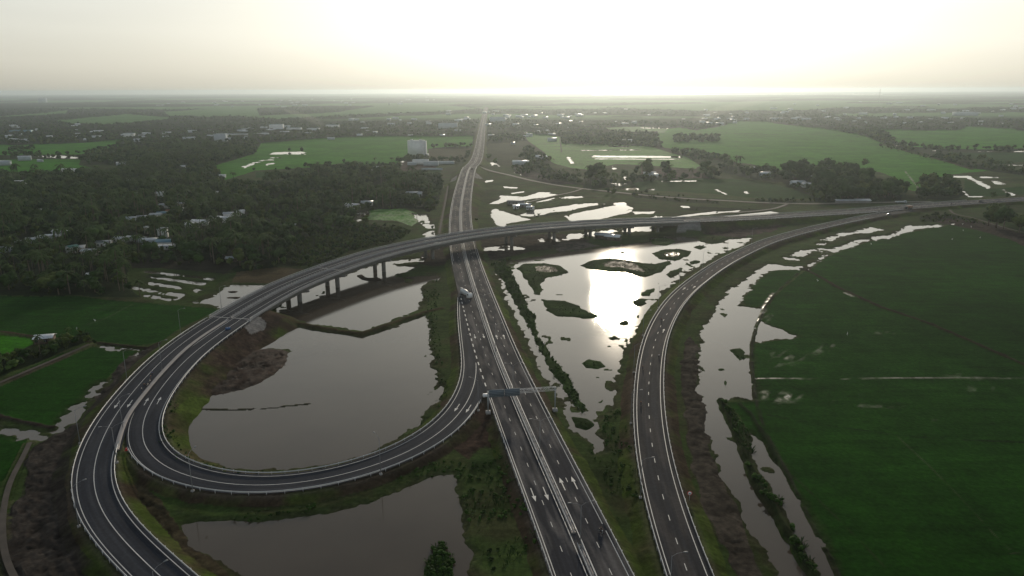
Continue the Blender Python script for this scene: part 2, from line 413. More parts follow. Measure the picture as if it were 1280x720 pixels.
# ------------------------------------------------------------------ road alignments (traced on the ground)
MAIN = Path(W([(757, 760), (744.5, 720), (719.7, 672.5), (693.5, 612.5), (661, 540), (639, 488), (619, 440.5), (610, 412.5),
    (601, 386), (592.5, 360), (587, 342), (581, 320), (578, 305), (576, 287.5, 2.4), (575.6, 267.5, 3.2), (577, 252.5, 4.2), (581, 231, 6),
    (587.5, 209, 7), (592, 205, 6.5), (596.3, 197, 3.6), (599, 186, 2.4), (602, 165), (605.5, 145), (608, 134)], 2.2), step=2.5, passes=120)
DR = Path(W([(872, 750), (859.5, 720), (849.5, 691), (840, 662.5), (832.5, 637.5), (825.5, 614), (820.5, 592.5), (814, 556), (812, 535), (810, 510),
    (810.5, 482.5), (813, 452), (818, 427), (828, 402), (840, 382), (856, 364), (880, 345), (902, 330), (929, 316), (960, 302),
    (1007, 288.5), (1045, 279.5), (1080, 272), (1110, 266.8), (1140, 262.5)], 2.4))
RM = Path(W([(285, 400, 6.4), (300, 391, 6.9), (352, 361, 8.2), (382, 348.5, 8.8), (430, 331, 9.5), (480, 315, 10), (540, 302.3, 10.3),
    (580, 294.6, 10.3), (660, 285, 9.9), (727, 280, 9.2), (800, 277, 8.2), (855, 275.3, 7.0), (940, 272, 5.0), (1000, 268.5, 3.8),
    (1080, 263.5, 3.0), (1140, 258.3, 2.7), (1220, 252.5, 2.6), (1300, 247.5, 2.6), (1500, 236, 2.6), (1800, 222, 2.6)], 0), passes=60)
R0 = RM.at(0.0)
CR = Path(W([(246, 762, 2.4), (200, 720, 2.4), (155, 677.5, 2.5), (130, 647.5, 2.6), (117.5, 622.5, 2.7), (113.5, 603, 2.9), (116, 577.5, 3.1),
    (121, 562.5, 3.3), (131, 540, 3.6), (142.5, 520, 3.9), (157.5, 500, 4.3), (175, 479, 4.8), (195, 457.5, 5.2), (213.7, 440, 5.6), (240, 420, 6.0)], 0)
    + [tuple(RM.at(0.0, -4.9)), tuple(RM.at(12.0, -4.9))], passes=30)
BR = Path(W([(583, 330), (585.5, 345), (586.6, 360), (586, 379), (587.5, 401), (591, 425), (595, 450), (596, 469), (590, 492.5), (579, 514),
    (566, 529), (553, 541.5), (532, 556), (510, 567.5), (480, 580), (440, 592.5), (400, 602), (345, 609), (320, 610), (275, 607.5), (225, 595), (205, 587.5),
    (190, 578.5), (178, 563, 2.6), (173, 548, 3.0), (173, 535, 3.3), (176.5, 523, 3.7), (182.5, 510, 4.0), (197.5, 490, 4.4), (212.5, 470, 4.8), (227.5, 454, 5.2), (242.5, 440, 5.6)], 2.17)
    + [tuple(RM.at(0.0, 4.9)), tuple(RM.at(12.0, 4.9))], passes=30)
MS = Path(W([(145.6, 562.5, 3.4), (148, 550, 3.6), (151.5, 539, 3.8), (157, 524, 4.0), (162.5, 514, 4.2), (175, 499, 4.5), (195, 474, 5.0), (227.5, 440, 5.7), (240, 429.5, 5.9), (262, 414, 6.2)], 0)
    + [tuple(RM.at(0.0)), tuple(RM.at(8.0))], passes=10)
LR = Path(W([(596, 207, 5.0), (603, 210, 3.5), (610, 212.5, 2), (640, 219.5), (665, 225.6), (700, 232), (740, 237), (765, 239.5), (800, 243.3), (830, 246), (870, 248.8), (905, 250.5),
    (940, 252.6), (976, 254), (1020, 254.6), (1045, 253.8), (1076, 253.3), (1130, 252.4), (1165, 252)], .9), passes=20)
TR1 = Path(W([(729, 235.5), (715, 240), (700, 243.2), (680, 247.5), (660, 252.5)], .8), passes=8)
TR2 = Path(W([(984, 255), (968, 260.5), (945, 263.5), (915, 266)], .8), passes=8)
TRK = Path(W([(37, 553), (30, 570), (15, 595), (6, 625), (3, 655), (4, 685), (12, 712), (30, 740)], .7), passes=8)
TR3 = Path(W([(560, 232), (557, 250), (553, 270), (549, 292)], .9), passes=4)
TR4 = Path(W([(1187, 262), (1195, 268), (1210, 270.5), (1235, 278), (1262, 286), (1300, 295)], .9), passes=4)
TR5 = Path(W([(112, 430), (85, 442), (45, 459), (0, 478), (-40, 495)], .9), passes=4)

BRIDGE_A = 2.0
BRIDGE_B = RM.near(G(852, 275.4, 7.0))
AUX0 = MAIN.near(G(583, 330, 2.2)); NOSE = MAIN.near(G(637, 491, 2.2))
MEND = MAIN.L[-1]
# (path, from, to, offset left, offset right, use)
EMB = [(MAIN, 0, MEND, -8.8, 8.8), (DR, 0, DR.L[-1], -5.4, 5.6), (CR, 0, CR.L[-1], -5.5, 5.2), (BR, 0, BR.L[-1], -5.2, 6.0),
       (MS, 0, MS.L[-1], -2, 2), (RM, BRIDGE_B, RM.L[-1], -9.8, 9.8), (LR, 0, LR.L[-1], -3, 3), (TR1, 0, TR1.L[-1], -1.6, 1.6), (TR2, 0, TR2.L[-1], -1.8, 1.8),
       (TRK, 0, TRK.L[-1], -1.3, 1.3), (TR3, 0, TR3.L[-1], -1.2, 1.2), (TR4, 0, TR4.L[-1], -1.2, 1.2), (TR5, 0, TR5.L[-1], -1.2, 1.2)]

# ------------------------------------------------------------------ land cover outlines
GRASS = (.052, .078, .014); BROWN = (.052, .038, .024); MARSH = (.040, .064, .017); RICE = (.011, .051, .003); RICE2 = (.040, .17, .008)
FOREST = (.012, .020, .007); MUD = (.042, .032, .024); DARKG = (.022, .042, .010); SAND = (.14, .12, .09); CONC = (.20, .19, .18); FARG = (.075, .17, .045)
WATERS = {
 'w1': [(299,438),(315,430),(340,421),(352,411),(372,408),(402,415),(452,422),(480,414),(505,404),(532,395),(534,407),(537,432),(542,457),(545,475),(554,485),(552,492),(546,505),(524,520),(525,528),(507,542),(492,550),(460,567),(427,578),(405,581),(360,587),(320,588),(287,586),(262,580),(240,570),(225,555),(220,540),(224,525),(230,507),(247,500),(265,494),(300,488),(320,482),(337,472),(355,457),(364,445),(361,437),(340,435),(320,438)],
 'w2': [(362,399),(402,406),(452,413),(475,405),(502,396),(524,386),(527,372),(527,358),(537,351),(551,352),(552,343),(535,345),(490,348),(514,337),(518,333),(500,333),(487,330),(527,327),(527,322),(482,328),(467,332),(435,344),(400,352),(372,367),(350,380),(345,395)],
 'w3': [(242,378),(259,372),(290,356),(340,357),(345,362),(320,375),(290,388),(277,385),(259,381)],
 'w4': [(227,657),(245,652),(280,653),(320,654),(370,648),(420,640),(462,630),(500,614),(525,602),(545,594),(567,591),(573,600),(570,612),(577,630),(580,650),(583,680),(590,710),(596,745),(640,800),(420,800),(340,750),(302,720),(285,712),(265,695),(240,680),(230,667)],
 'w5': [(622,337),(632,327),(640,326),(677,320),(712,314),(747,310),(780,306),(810,302),(815,297.5),(836,295),(855,296),(870,297.5),(877,301),(884,305),(899,304),(910,299),(925,298),(939,297.5),(937,302),(902,317),(885,326),(865,337),(847,350),(832,362),(815,385),(802,400),(790,420),(782,436),(775,455),(771,475),(770,510),(757,520),(750,525),(745,540),(755,550),(757,565),(742,567),(740,555),(727,545),(715,535),(707,515),(697,495),(682,472),(665,440),(648,400),(638,378),(627,358)],
 'w6': [(960,330),(950,335),(935,347),(915,362),(900,377),(887,400),(877,422),(876,435),(875,455),(874,487),(880,500),(886,515),(880,535),(885,555),(895,570),(902,600),(915,620),(925,632),(927,647),(937,670),(960,690),(975,720),(985,745),(1025,745),(1010,720),(1002,700),(990,680),(975,655),(960,634),(952,622),(942,605),(936,585),(930,560),(917,540),(908,520),(901,503),(915,497),(945,500),(944,480),(940,455),(940,428),(960,427),(1000,421),(975,412),(960,407),(950,400),(957,385),(945,386),(925,382),(927,375),(937,360),(948,348),(962,339),(985,337),(1005,338),(1003,333),(982,333)],
 'w7': [(936,540),(945,545),(960,557),(985,600),(1010,650),(1035,695),(1047,720),(1062,750),(1038,750),(1025,720),(1010,690),(995,670),(975,625),(960,605),(943,578),(938,557)],
 'p1': [(610,255),(622,250),(625,244),(640,245),(655,246),(675,240),(690,240),(688,242),(697,243),(690,246),(670,248),(650,251),(638,250),(622,255)],
 'p2': [(660,252),(680,249),(695,247),(690,250),(670,253)], 'p3': [(700,247),(715,245),(731,245),(730,247),(712,248),(698,249)],
 'p4': [(613,262.5),(619,261),(632,265),(645,269),(663,274.5),(655,276),(633,280),(630,284),(621,281),(617,276)],
 'p5': [(650,268),(665,264),(670,262),(696,259),(727,254),(750,254),(757,255),(735,258),(707,264),(687,266),(677,269),(667,270),(662,271),(652,270)],
 'p6': [(705,270),(727,265),(752,260),(771,256.5),(766,253.7),(780,252.7),(785,257.5),(792,261),(784,267),(765,270),(749,274),(715,276.5)],
 'p7': [(839,272),(867,267),(886,265),(911,264),(925,263),(924,264.4),(892,267.5),(861,270.6)],
 'p8': [(902,270.6),(917,269),(940,266.6),(964,264),(975,266.5),(950,269),(920,270.4)],
 'p9': [(850,257),(861,257.5),(862,260),(855,260)], 'p11': [(814,270),(829,270),(829,272.5),(815,272.5)], 'p12': [(792,264.8),(820,264),(815,267),(792,268)],
 'u1': [(671,300),(677.5,298),(680,302.5),(676,302)], 'u2': [(691,293),(697,301),(705,301),(710,293),(715,292),(727,293),(731,294),(722,298),(700,302),(692,302)],
 'u4': [(736,291),(765,287),(772,288),(770,290),(755,294),(744,296),(736,295)], 'u5': [(777,288),(785,285),(795,283.5),(812,282),(820,285),(811,289),(777,290)],
 'u7': [(825,281),(830,281),(830,285),(825,285)], 'u8': [(606,310.6),(616,309),(632.5,307),(642,307),(656,310),(637,314),(622,313),(609,313)],
 'l1': [(514,265),(520,267.5),(536,268),(536,275),(541,281),(544,285.6),(535,286),(527,280),(522,275),(515,267)], 'l2': [(533,290),(545,288),(547,292),(543,297),(533,297),(530,293)],
 'l3': [(548,234),(557,232),(566,230),(565,232),(555,235),(549,235)], 'l4': [(596,228.7),(605,226),(616,225),(615,227),(603,229),(598,229.5)],
 'l5': [(630,233),(648,234),(647,235.5),(630,235)], 'l6': [(640,241),(655,239),(654,241),(641,242.5)], 'l7': [(608,203.7),(616,203),(625,208),(612,207)], 'l8': [(642,215),(650,214.5),(652,219),(643,217)],
 'l9': [(447,267),(460,264),(462,268),(452,275),(446,278)], 'la': [(539,247),(543,247.5),(543,251),(539,250.5)], 'lb': [(533,261),(538,262),(537,265),(533,265)],
 'g1': [(182,338.7),(266,348),(266,350.4),(182,340.8)], 'g2': [(184,345.2),(256,354),(255,356.8),(184,347.2)], 'g3': [(187,353),(226,359),(225,362),(187,355.8)],
 'g4': [(166,358.6),(230,367.8),(228,374),(218,375),(222,370.6),(166,361.8)], 'g5': [(181,368.6),(213,373),(212,376),(181,371.4)], 'g6': [(246,359),(250,362),(246,366),(240,363)],
 'x1': [(196,209),(199.5,209),(200.5,217),(204.5,219.5),(203,222),(195.5,221)], 'x2': [(143,236),(147,238.5),(148,243.5),(144,243)],
 'x3': [(334,193),(345,190.2),(381,189.6),(381,193.3)], 'x4': [(338,196.6),(352,197.2),(351,198.4),(334,197.8)], 'x5': [(303,208.6),(318,202.5),(330,199.4),(330,200.6),(310,208.2),(306,210.4)], 'x5b': [(333,199),(342,199.2),(341,200.6),(333,200.3)], 'x5c':[(341,203.5),(330,206),(334,207),(344,204.6)],
 'x6': [(47,194.2),(65,193.7),(102,196.6),(102,198.8),(50,196.4)], 'x6b': [(5,203.4),(12,203.4),(12,204.4),(5,204.4)], 'x7': [(355,244.5),(380,243.6),(381,246),(357,246.8)], 'x8': [(497,209),(503,200),(504.5,201),(499,210.5)],
 'x9': [(117,431),(150,434),(178,437),(172,447),(165,444),(174,439.4),(150,437),(118,434)], 'xa': [(-20,530),(0,533),(20,538),(45,543),(57,547),(50,550),(20,546),(0,540),(-20,538)],
 'xb': [(67,541),(82,517),(100,502),(122,477),(137,475),(125,492),(97,525),(75,540)],
 'm1': [(740,194.3),(852,195.2),(852,197.4),(740,196.6)], 'm1b': [(744,198.2),(850,198.6),(850,199.4),(744,199)], 'm2': [(762,182),(785,182.6),(785,184),(762,183.6)], 'm3': [(800,159),(835,159.6),(835,161),(800,160.4)], 'm4': [(640,163.3),(687,162.6),(684,165),(662,168),(643,165.5)],
 'm5': [(728,187.4),(800,186.8),(800,188),(728,188.4)], 'm6': [(825,226),(870,225.6),(870,227),(825,227.4)], 'm7': [(892,236.6),(896,236.4),(911,243),(906,243.4)], 'm8': [(929,239.5),(934,239),(938,242.5),(931,242)],
 'm9': [(810,236.3),(817,235.6),(818,237.6),(811,237.8)], 'ma': [(770,230.5),(776,230),(778,232.5),(771,232)], 'mb': [(778,235.5),(797,234.5),(799,237.4),(780,238)], 'mc': [(763,229),(785,229.4),(785,230.4),(763,230)], 'md': [(780,221),(784,221.6),(783,224.5),(780,223.6)],
 'me': [(764,207.5),(766,207.3),(770,211.6),(768,211.8)], 'mf': [(708.5,195.5),(710.5,195.5),(717,204.5),(715,204.5)],
 'mg': [(564,169.2),(577,169),(577,170.3),(564,170.3)], 'mh': [(630,159),(645,159),(645,160),(630,160)],
 'r1': [(1025,300),(1055,291),(1067,290),(1087,284),(1104,287),(1085,291),(1070,292),(1052,297),(1042,302)], 'r2': [(987,320),(1007,312),(1020,312),(1005,321)], 'r2b': [(1021,305),(1034,304),(1035,306),(1022,306.5)], 'r2c': [(983,322.5),(996,324),(994,325.6),(984,325)],
 'r3': [(1009,332),(1014,329),(1042,312),(1065,302),(1085,297),(1112,294),(1132,287),(1130,282),(1150,283),(1180,281),(1182,283),(1150,286),(1132,291),(1112,297),(1085,302),(1065,309),(1045,314),(1030,322),(1015,332),(1011,337)],
 'r4': [(1024,310),(1040,312),(1030,318),(1024,316)], 'r5': [(1182,219.6),(1210,219.4),(1240,234),(1234,236),(1208,222.4),(1184,221.8)], 'r6': [(1226,220.5),(1250,221),(1249,222.8),(1227,222.6)], 'r7': [(1237,225.5),(1248,226),(1258,230),(1252,231),(1244,230)],
 'r8': [(1203,238.5),(1206,240),(1212,245),(1229,245.2),(1228,247),(1210,246.8)], 'r9': [(1222,188.6),(1241,188.6),(1241,189.8),(1222,189.8)], 'ra': [(1266,188.5),(1290,187.5),(1290,190.2),(1266,190.2)], 'rb': [(1166,188),(1174,187.8),(1174,189.2),(1166,189.2)],
 'rc': [(1106,178.6),(1123,182),(1121,182.8),(1106,179.8)], 'rd': [(1097,165),(1107,165),(1107,166.2),(1097,166.2)], 're': [(1236,208),(1244,211),(1243,212.4),(1235,209.4)], 'rf': [(1260,206),(1280,206),(1280,207.2),(1260,207.2)],
 'rg': [(1166,276),(1177,276),(1176,277.6),(1166,277.6)], 'rh': [(1190,279),(1194,279),(1193,281),(1189,281)], 'ri': [(1254,237),(1262,240.6),(1270,243),(1266,244.6),(1256,240)],
}
WEAK = {'g1', 'g2', 'g3', 'g4', 'g5', 'p2', 'p3', 'mb', 'mc', 'x5', 'x5b', 'x5c', 'x9', 'xa', 'xb', 'r2c'}
ISLES = {
 'i1': [(646,335),(655,330),(680,329),(700,332),(710,340),(700,345),(680,347.5),(675,355),(679,362),(675,370),(667,367),(660,352),(650,340)],
 'i2': [(726,332),(740,325),(760,323),(782,325),(805,329),(820,330),(837,326),(840,330),(825,340),(807,347),(795,344),(782,340),(760,340),(735,336)],
 'i3': [(815,317),(825,313),(845,311),(865,314),(860,320),(845,326),(825,324)], 'i4': [(677,374),(687,375),(705,376),(722,382),(735,390),(747,394),(752,397),(740,399),(715,396),(697,396),(687,390),(680,382)],
 'i5': [(811,301),(825,297),(840,299),(845,302),(837,307),(825,307),(815,305)], 'i6': [(865,309),(875,307),(884,309),(875,312)], 'i7': [(872,298),(895,295),(912,299),(900,304),(890,305),(875,302)],
 'i8': [(862,328),(868,325.5),(876,326),(874,329),(864,331)], 'i9': [(832,343),(840,338),(850,334),(855,335),(850,341),(838,347)], 'ia': [(800,367),(808,362),(818,360),(821,364),(812,370),(803,370)], 'ib': [(792,376),(801,372.5),(810,374),(806,380),(797,383),(791,380)],
 'ic': [(775,402),(783,400),(788,403),(784,407),(776,407)], 'id': [(795,396),(798,394.5),(799,398),(796,399)], 'ie': [(726,454),(736,449),(752,451),(756,458),(748,462),(732,460)], 'if': [(745,503),(752,498),(757,499),(756,504),(750,505)],
 'ig': [(760,422),(768,420.5),(773,423),(766,425)], 'ih': [(758,431),(764,431),(764,434),(759,434)], 'ii': [(744,471),(750,471),(750,473),(744,473)],
 'reed': [(612,330),(632,327),(640,339),(645,351),(652,367),(660,384),(669,394),(669,406),(677,427),(689,445),(712,472),(722,492),(734,508),(728,518),(712,500),(697,478),(684,455),(672,435),(662,412),(652,392),(642,375),(630,352)],
 'reed2': [(716,522),(733,523),(740,530),(733,537),(722,533)], 'reed3': [(733,552),(742,556),(740,568),(732,563)],
 'isl': [(533,745),(534,700),(537,690),(545,684),(557,678),(562,690),(566,700),(564,720),(562,750)],
 'w2b': [(446,344),(452,343),(460,350),(456,351),(450,348)], 'w2c': [(455,348),(470,347),(480,349),(470,352),(456,351)],
 'w3b': [(279,371),(300,371),(298,374),(281,373)], 'w3c': [(285,364),(296,364.5),(294,366.5),(286,366)], 'wr': [(914,438),(925,435),(931,440),(932,448),(924,451)], 'wr2': [(903,476),(908,474),(910,484),(905,487)], 'wr3': [(897,461),(905,460),(908,463),(898,464)],
}
FIELDS = [ # (outline, colour, wet)
 ([(1006,339),(1012,338),(1030,323),(1050,314),(1085,303),(1112,297),(1132,291),(1165,285),(1190,281),(1215,283),(1240,291),(1262,300),(1300,312),(1500,345),(1700,760),(1062,760),(1047,720),(1035,695),(1010,650),(985,600),(960,557),(945,545),(938,540),(925,520),(908,503),(945,502),(944,480),(941,455),(941,430),(1000,422),(960,407),(951,400),(958,385),(970,370),(990,352)], RICE, 0),
 ([(1003,337),(965,339),(948,349),(938,361),(928,376),(935,384),(957,382),(975,360),(995,345)], RICE, 0),
 ([(-220,370),(0,370),(100,371),(155,377),(185,379),(225,382),(272,386),(265,392),(225,410),(200,427),(175,432),(120,427),(107,416),(75,424),(40,420),(0,414),(-220,410)], RICE, 0),
 ([(-120,419),(0,419),(37,423),(42,430),(20,440),(-10,450),(-120,455)], RICE2, 0),
 ([(-60,500),(0,477),(75,442),(110,432),(175,439),(160,447),(135,472),(100,507),(72,532),(50,532),(0,521),(-60,515)], RICE, 0),
 ([(-160,541),(0,541),(33,548),(20,575),(0,607),(-30,640),(-160,640)], RICE, 0),
 ([(-100,184),(0,182),(80,180),(160,175),(150,179),(147,184),(130,187),(100,193),(0,194),(-100,196)], RICE2, 0), ([(-100,203),(0,200),(50,199),(102,199),(98,206),(115,210),(75,213),(50,216),(0,214),(-100,216)], RICE2, 0),
 ([(67,152),(112,147),(160,143),(212,147),(207,151),(175,154),(125,157),(90,155)], FARG, 0), ([(205,140),(250,137),(320,134),(325,145),(262,147),(212,146)], FARG, 0), ([(-50,148),(10,145),(60,141),(85,138),(84,142),(40,146),(-50,151)], FARG, 0),
 ([(327,180),(360,177),(385,175),(440,172),(495,171),(545,172),(592,171),(590,183),(540,185),(534,196),(510,197),(495,205),(457,207),(425,204),(395,209),(357,211),(320,213),(282,225),(268,207),(300,198),(318,192)], RICE2, 0),
 ([(320,215),(360,216),(358,222),(320,222)], RICE, 0), ([(496,218),(520,215),(552,213),(548,219),(520,224),(503,224)], RICE, 0), ([(447,266),(470,262),(505,261),(520,266),(525,275),(515,283),(495,276),(460,274)], RICE2, .3),
 ([(655,168),(700,171),(703,180),(760,181),(810,183),(835,190),(860,197),(875,207),(870,211),(840,209),(800,206),(770,205),(735,212),(715,210),(695,205),(680,198),(665,185)], RICE2, .1),
 ([(822,162),(850,160),(870,163),(900,158),(925,152),(960,153),(990,157),(1040,163),(1080,170),(1105,180),(1140,190),(1180,200),(1210,210),(1237,213),(1190,218),(1180,220),(1150,240),(1130,236),(1118,222),(1100,215),(1075,212),(1050,213),(1000,210),(970,213),(940,205),(920,203),(890,195),(870,192),(830,185),(822,178)], RICE2, 0),
 ([(1100,163),(1150,164),(1200,163),(1210,158),(1240,160),(1280,164),(1500,168),(1500,184),(1280,186),(1240,187),(1180,186),(1140,184),(1120,178)], RICE2, 0), ([(1190,191),(1290,191),(1350,200),(1280,202),(1255,205),(1225,199),(1195,198)], RICE, 0),
 ([(790,228),(830,225),(870,223),(920,224),(960,229),(985,235),(1012,244),(1018,248),(980,249),(940,247),(900,243),(860,240),(800,238)], RICE, 0), ([(1206,224),(1238,236),(1280,233),(1400,228),(1400,240),(1280,243),(1232,246),(1215,245),(1205,240)], RICE, 0),
 ([(300,146),(360,143),(400,142),(425,140),(470,133),(560,132),(600,136),(560,140),(480,143),(430,145),(400,147),(345,150)], FARG, 0), ([(740,133),(800,131),(900,129),(1000,132),(1050,135),(1000,139),(900,140),(800,137)], FARG, 0), ([(755,160),(800,158),(835,161),(830,166),(790,166),(760,164)], FARG, .1),
 ([(535,186),(588,186),(582,200),(560,203),(536,199)], (0.06, 0.057, 0.03), 0), ([(610,180),(660,176),(680,190),(690,203),(660,212),(625,206),(604,196)], (0.033, 0.039, 0.018), 0),
 ([(163,332),(225,336),(275,345),(268,360),(235,380),(180,374),(160,360),(160,345)], MARSH, 0), ([(295,340),(345,334),(380,336),(340,354),(290,353)], (0.078, 0.06, 0.033), 0),
 ([(160,325),(240,322),(300,330),(280,342),(200,335),(165,335)], (0.033, 0.03, 0.021), 0),
]
PATCH = [ # bare soil, mud and other patches
 ([(240,448),(268,424),(300,402),(318,404),(357,401),(345,418),(318,432),(361,437),(362,447),(352,460),(335,475),(320,483),(295,488),(265,494),(248,498),(232,505),(222,520),(214,508),(220,478)], (.044, .030, .023), .12, .5),
 ([(205,428),(178,446),(160,465),(135,500),(110,520),(90,560),(82,600),(84,640),(100,690),(140,730),(180,770),(20,790),(8,715),(10,670),(20,620),(35,580),(45,560),(60,550),(75,541),(100,525),(125,492),(140,474),(160,447),(180,436)], (0.036, 0.03, 0.0252), .05, .3),
 ([(560,553),(590,518),(600,503),(612,520),(622,545),(618,560),(600,560),(588,572),(575,565)], (0.048, 0.0312, 0.0228), 0, .2),
 ([(150,590),(165,600),(185,615),(215,650),(250,690),(300,740),(250,740),(200,690),(165,640)], (0.051, 0.042, 0.024), 0, .2),
 ([(860,420),(876,435),(874,487),(886,520),(885,555),(900,590),(915,625),(930,650),(945,690),(965,730),(925,730),(905,680),(885,640),(872,600),(862,560),(855,510),(850,465)], (0.054, 0.045, 0.0348), 0, .25),
 ([(565,290),(560,300),(545,310),(530,318),(525,330),(540,333),(558,330),(566,345),(575,330),(560,316)], (0.045, 0.033, 0.0252), 0, .1), ([(600,300),(640,295),(700,292),(740,300),(720,306),(660,314),(625,323),(612,325)], (0.042, 0.0312, 0.024), 0, .2),
 ([(870,283),(920,280),(960,279),(985,283),(960,291),(925,297),(880,293),(866,288)], (0.063, 0.045, 0.0408), 0, .1), ([(668,334),(680,332),(694,335),(696,339),(685,341),(672,339)], SAND, .35, 0), ([(752,329),(770,326),(790,327),(797,332),(807,340),(795,338),(775,334),(755,333)], SAND, .35, 0),
 ([(828,317),(840,315),(852,317),(848,321),(834,321)], (0.09, 0.072, 0.048), .8, 0), ([(700,247),(740,250),(760,253),(700,256),(660,262),(655,258)], MARSH, 0, 0), ([(705,302),(730,303),(750,308),(700,316),(690,308)], (0.084, 0.072, 0.06), 0, .1),
 ([(945,487),(970,486),(1007,492),(1007,502),(985,505),(950,500)], (0.096, 0.096, 0.072), .75, 0), ([(1130,518),(1150,519),(1178,525),(1160,530),(1140,527)], (0.036, 0.06, 0.024), .5, 0), ([(1020,500),(1060,503),(1130,505),(1120,512),(1060,509)], (0.027, 0.06, 0.018), .45, 0),
 ([(1150,465),(1190,468),(1230,470),(1220,474),(1160,471)], (0.03, 0.06, 0.021), .5, 0), ([(1200,480),(1250,483),(1240,494),(1210,490)], (0.027, 0.06, 0.018), .4, 0), ([(1065,411),(1120,414),(1130,419),(1080,418)], (0.027, 0.06, 0.018), .35, 0), ([(960,440),(1040,428),(1060,434),(1000,452),(965,462)], (0.027, 0.06, 0.018), .3, 0),
 ([(940,385),(960,384),(965,400),(950,410),(941,430),(943,402)], (0.03, 0.06, 0.018), .6, 0),
 ([(1180,272),(1230,277),(1290,296),(1340,312),(1290,310),(1240,292),(1200,283),(1170,278)], (0.048, 0.036, 0.03), 0, .2),
 ([(500,203),(512,200),(545,203),(545,211),(520,213),(497,214)], (0.066, 0.045, 0.036), 0, .1), ([(720,335),(735,338),(740,344),(728,342)], MARSH, .5, 0),
 ([(804,210),(870,212),(885,222),(850,224),(800,219)], (0.054, 0.039, 0.033), 0, .1), ([(640,207),(665,214),(690,222),(720,230),(690,231),(650,220)], (0.045, 0.036, 0.033), 0, .1),
]
LINES = [ # bunds and ditches: (points, width, colour, rise, wet)
 ([(1003,335),(1018,342),(1050,360),(1100,383),(1160,403),(1200,420),(1280,455),(1330,480)], 1.9, (.030, .022, .014), .15, 0), ([(1056,365.5),(1062,368),(1066,370)], 1.2, (.1, .1, .07), -.1, 1), ([(945,472.5),(1040,473),(1130,472),(1200,472),(1300,472)], .45, (.16, .16, .12), -.1, .7), ([(1120,543),(1160,580),(1200,620),(1240,664),(1290,715)], .1, (.045, .06, .025), 0, .1),
 ([(960,518),(1040,532),(1120,543),(1180,548),(1280,552)], .7, (0.0084, 0.021, 0.006), -.1, 0), ([(965,575),(1000,602),(1040,640),(1080,680),(1120,722)], .5, (.022, .036, .012), 0, 0),
 ([(1003,336),(985,352),(968,368),(955,385),(946,405),(940,430),(940,455),(944,495),(950,520),(962,550),(985,592),(1010,642),(1040,700),(1060,745)], .9, (0.027, 0.03, 0.018), .25, 0), ([(966,366),(950,388),(945,405)], 1.0, (0.12, 0.114, 0.084), 0, .8),
 ([(357,401),(402,410.5),(452,417.5),(475,410),(502,400),(532,390.5),(552,386)], 2.6, (.048, .036, .016) or (0.06, 0.051, 0.021), .7, 0), ([(919,496),(930,498.5),(946,501)], .7, (0.042, 0.036, 0.024), .5, 0),
 ([(0,414),(37,420),(75,424)], 1.6, (0.054, 0.036, 0.024), .4, 0), ([(107,427),(150,431),(185,435),(200,428)], 1.3, (0.03, 0.021, 0.015), .4, 0), ([(-30,512),(0,521),(25,528),(50,532),(66,534)], 1.7, (0.03, 0.0228, 0.018), .5, 0), ([(110,405),(135,396),(165,380)], 1.0, (0.03, 0.06, 0.018), 0, 0),
 ([(700,385),(740,378)], .1, MARSH, 0, 0), ([(780,240.4),(790,240.2)], .1, MARSH, 0, 0), ([(282,200),(320,199),(352,197)], 2, FOREST, .6, 0), ([(655,187.5),(700,187),(760,190)], 1.5, (0.03, 0.036, 0.018), .2, 0), ([(700,173),(702,190)], 1, (0.03, 0.036, 0.018), .2, 0),
 ([(1100,180),(1140,191),(1180,201),(1215,212)], 5, (0.042, 0.03, 0.021), .8, 0), ([(860,194),(900,200),(930,207),(960,216)], 6, (0.036, 0.03, 0.021), .8, 0), ([(900,166),(960,168),(1050,169)], 4, (0.042, 0.036, 0.021), .6, 0), ([(1180,187.3),(1240,188),(1300,187)], 5, (0.024, 0.03, 0.018), 1, 0),
 ([(240,509),(290,511),(340,508),(385,503)], 1.7, (0.03, 0.027, 0.018), .0, 0),
 ([(925,505),(940,520),(958,550),(970,575)], 1.2, (0.012, 0.024, 0.0072), .4, 0), ([(901,500),(912,522),(925,550),(935,580),(948,608),(962,628),(980,660),(1000,692),(1015,716)], 1.7, (0.018, 0.027, 0.0096), .9, 0),
 ([(60,700),(70,660),(78,620),(90,585)], .5, (0.072, 0.066, 0.06), -.1, 0), ([(52,700),(60,660),(66,620),(76,590)], .5, (0.072, 0.066, 0.06), -.1, 0), ([(150,470),(175,452),(190,440)], .4, (0.09, 0.078, 0.066), 0, .2), ([(145,480),(170,460),(200,438)], .4, (0.078, 0.06, 0.048), 0, 0),
 ([(1170,403),(1270,398)], .1, RICE, 0, 0), ([(1000,400),(1100,410),(1200,418)], .1, RICE, 0, 0),
 ([(1130,212),(1138,222),(1148,235)], .5, (0.18, 0.18, 0.132), 0, .6),
]
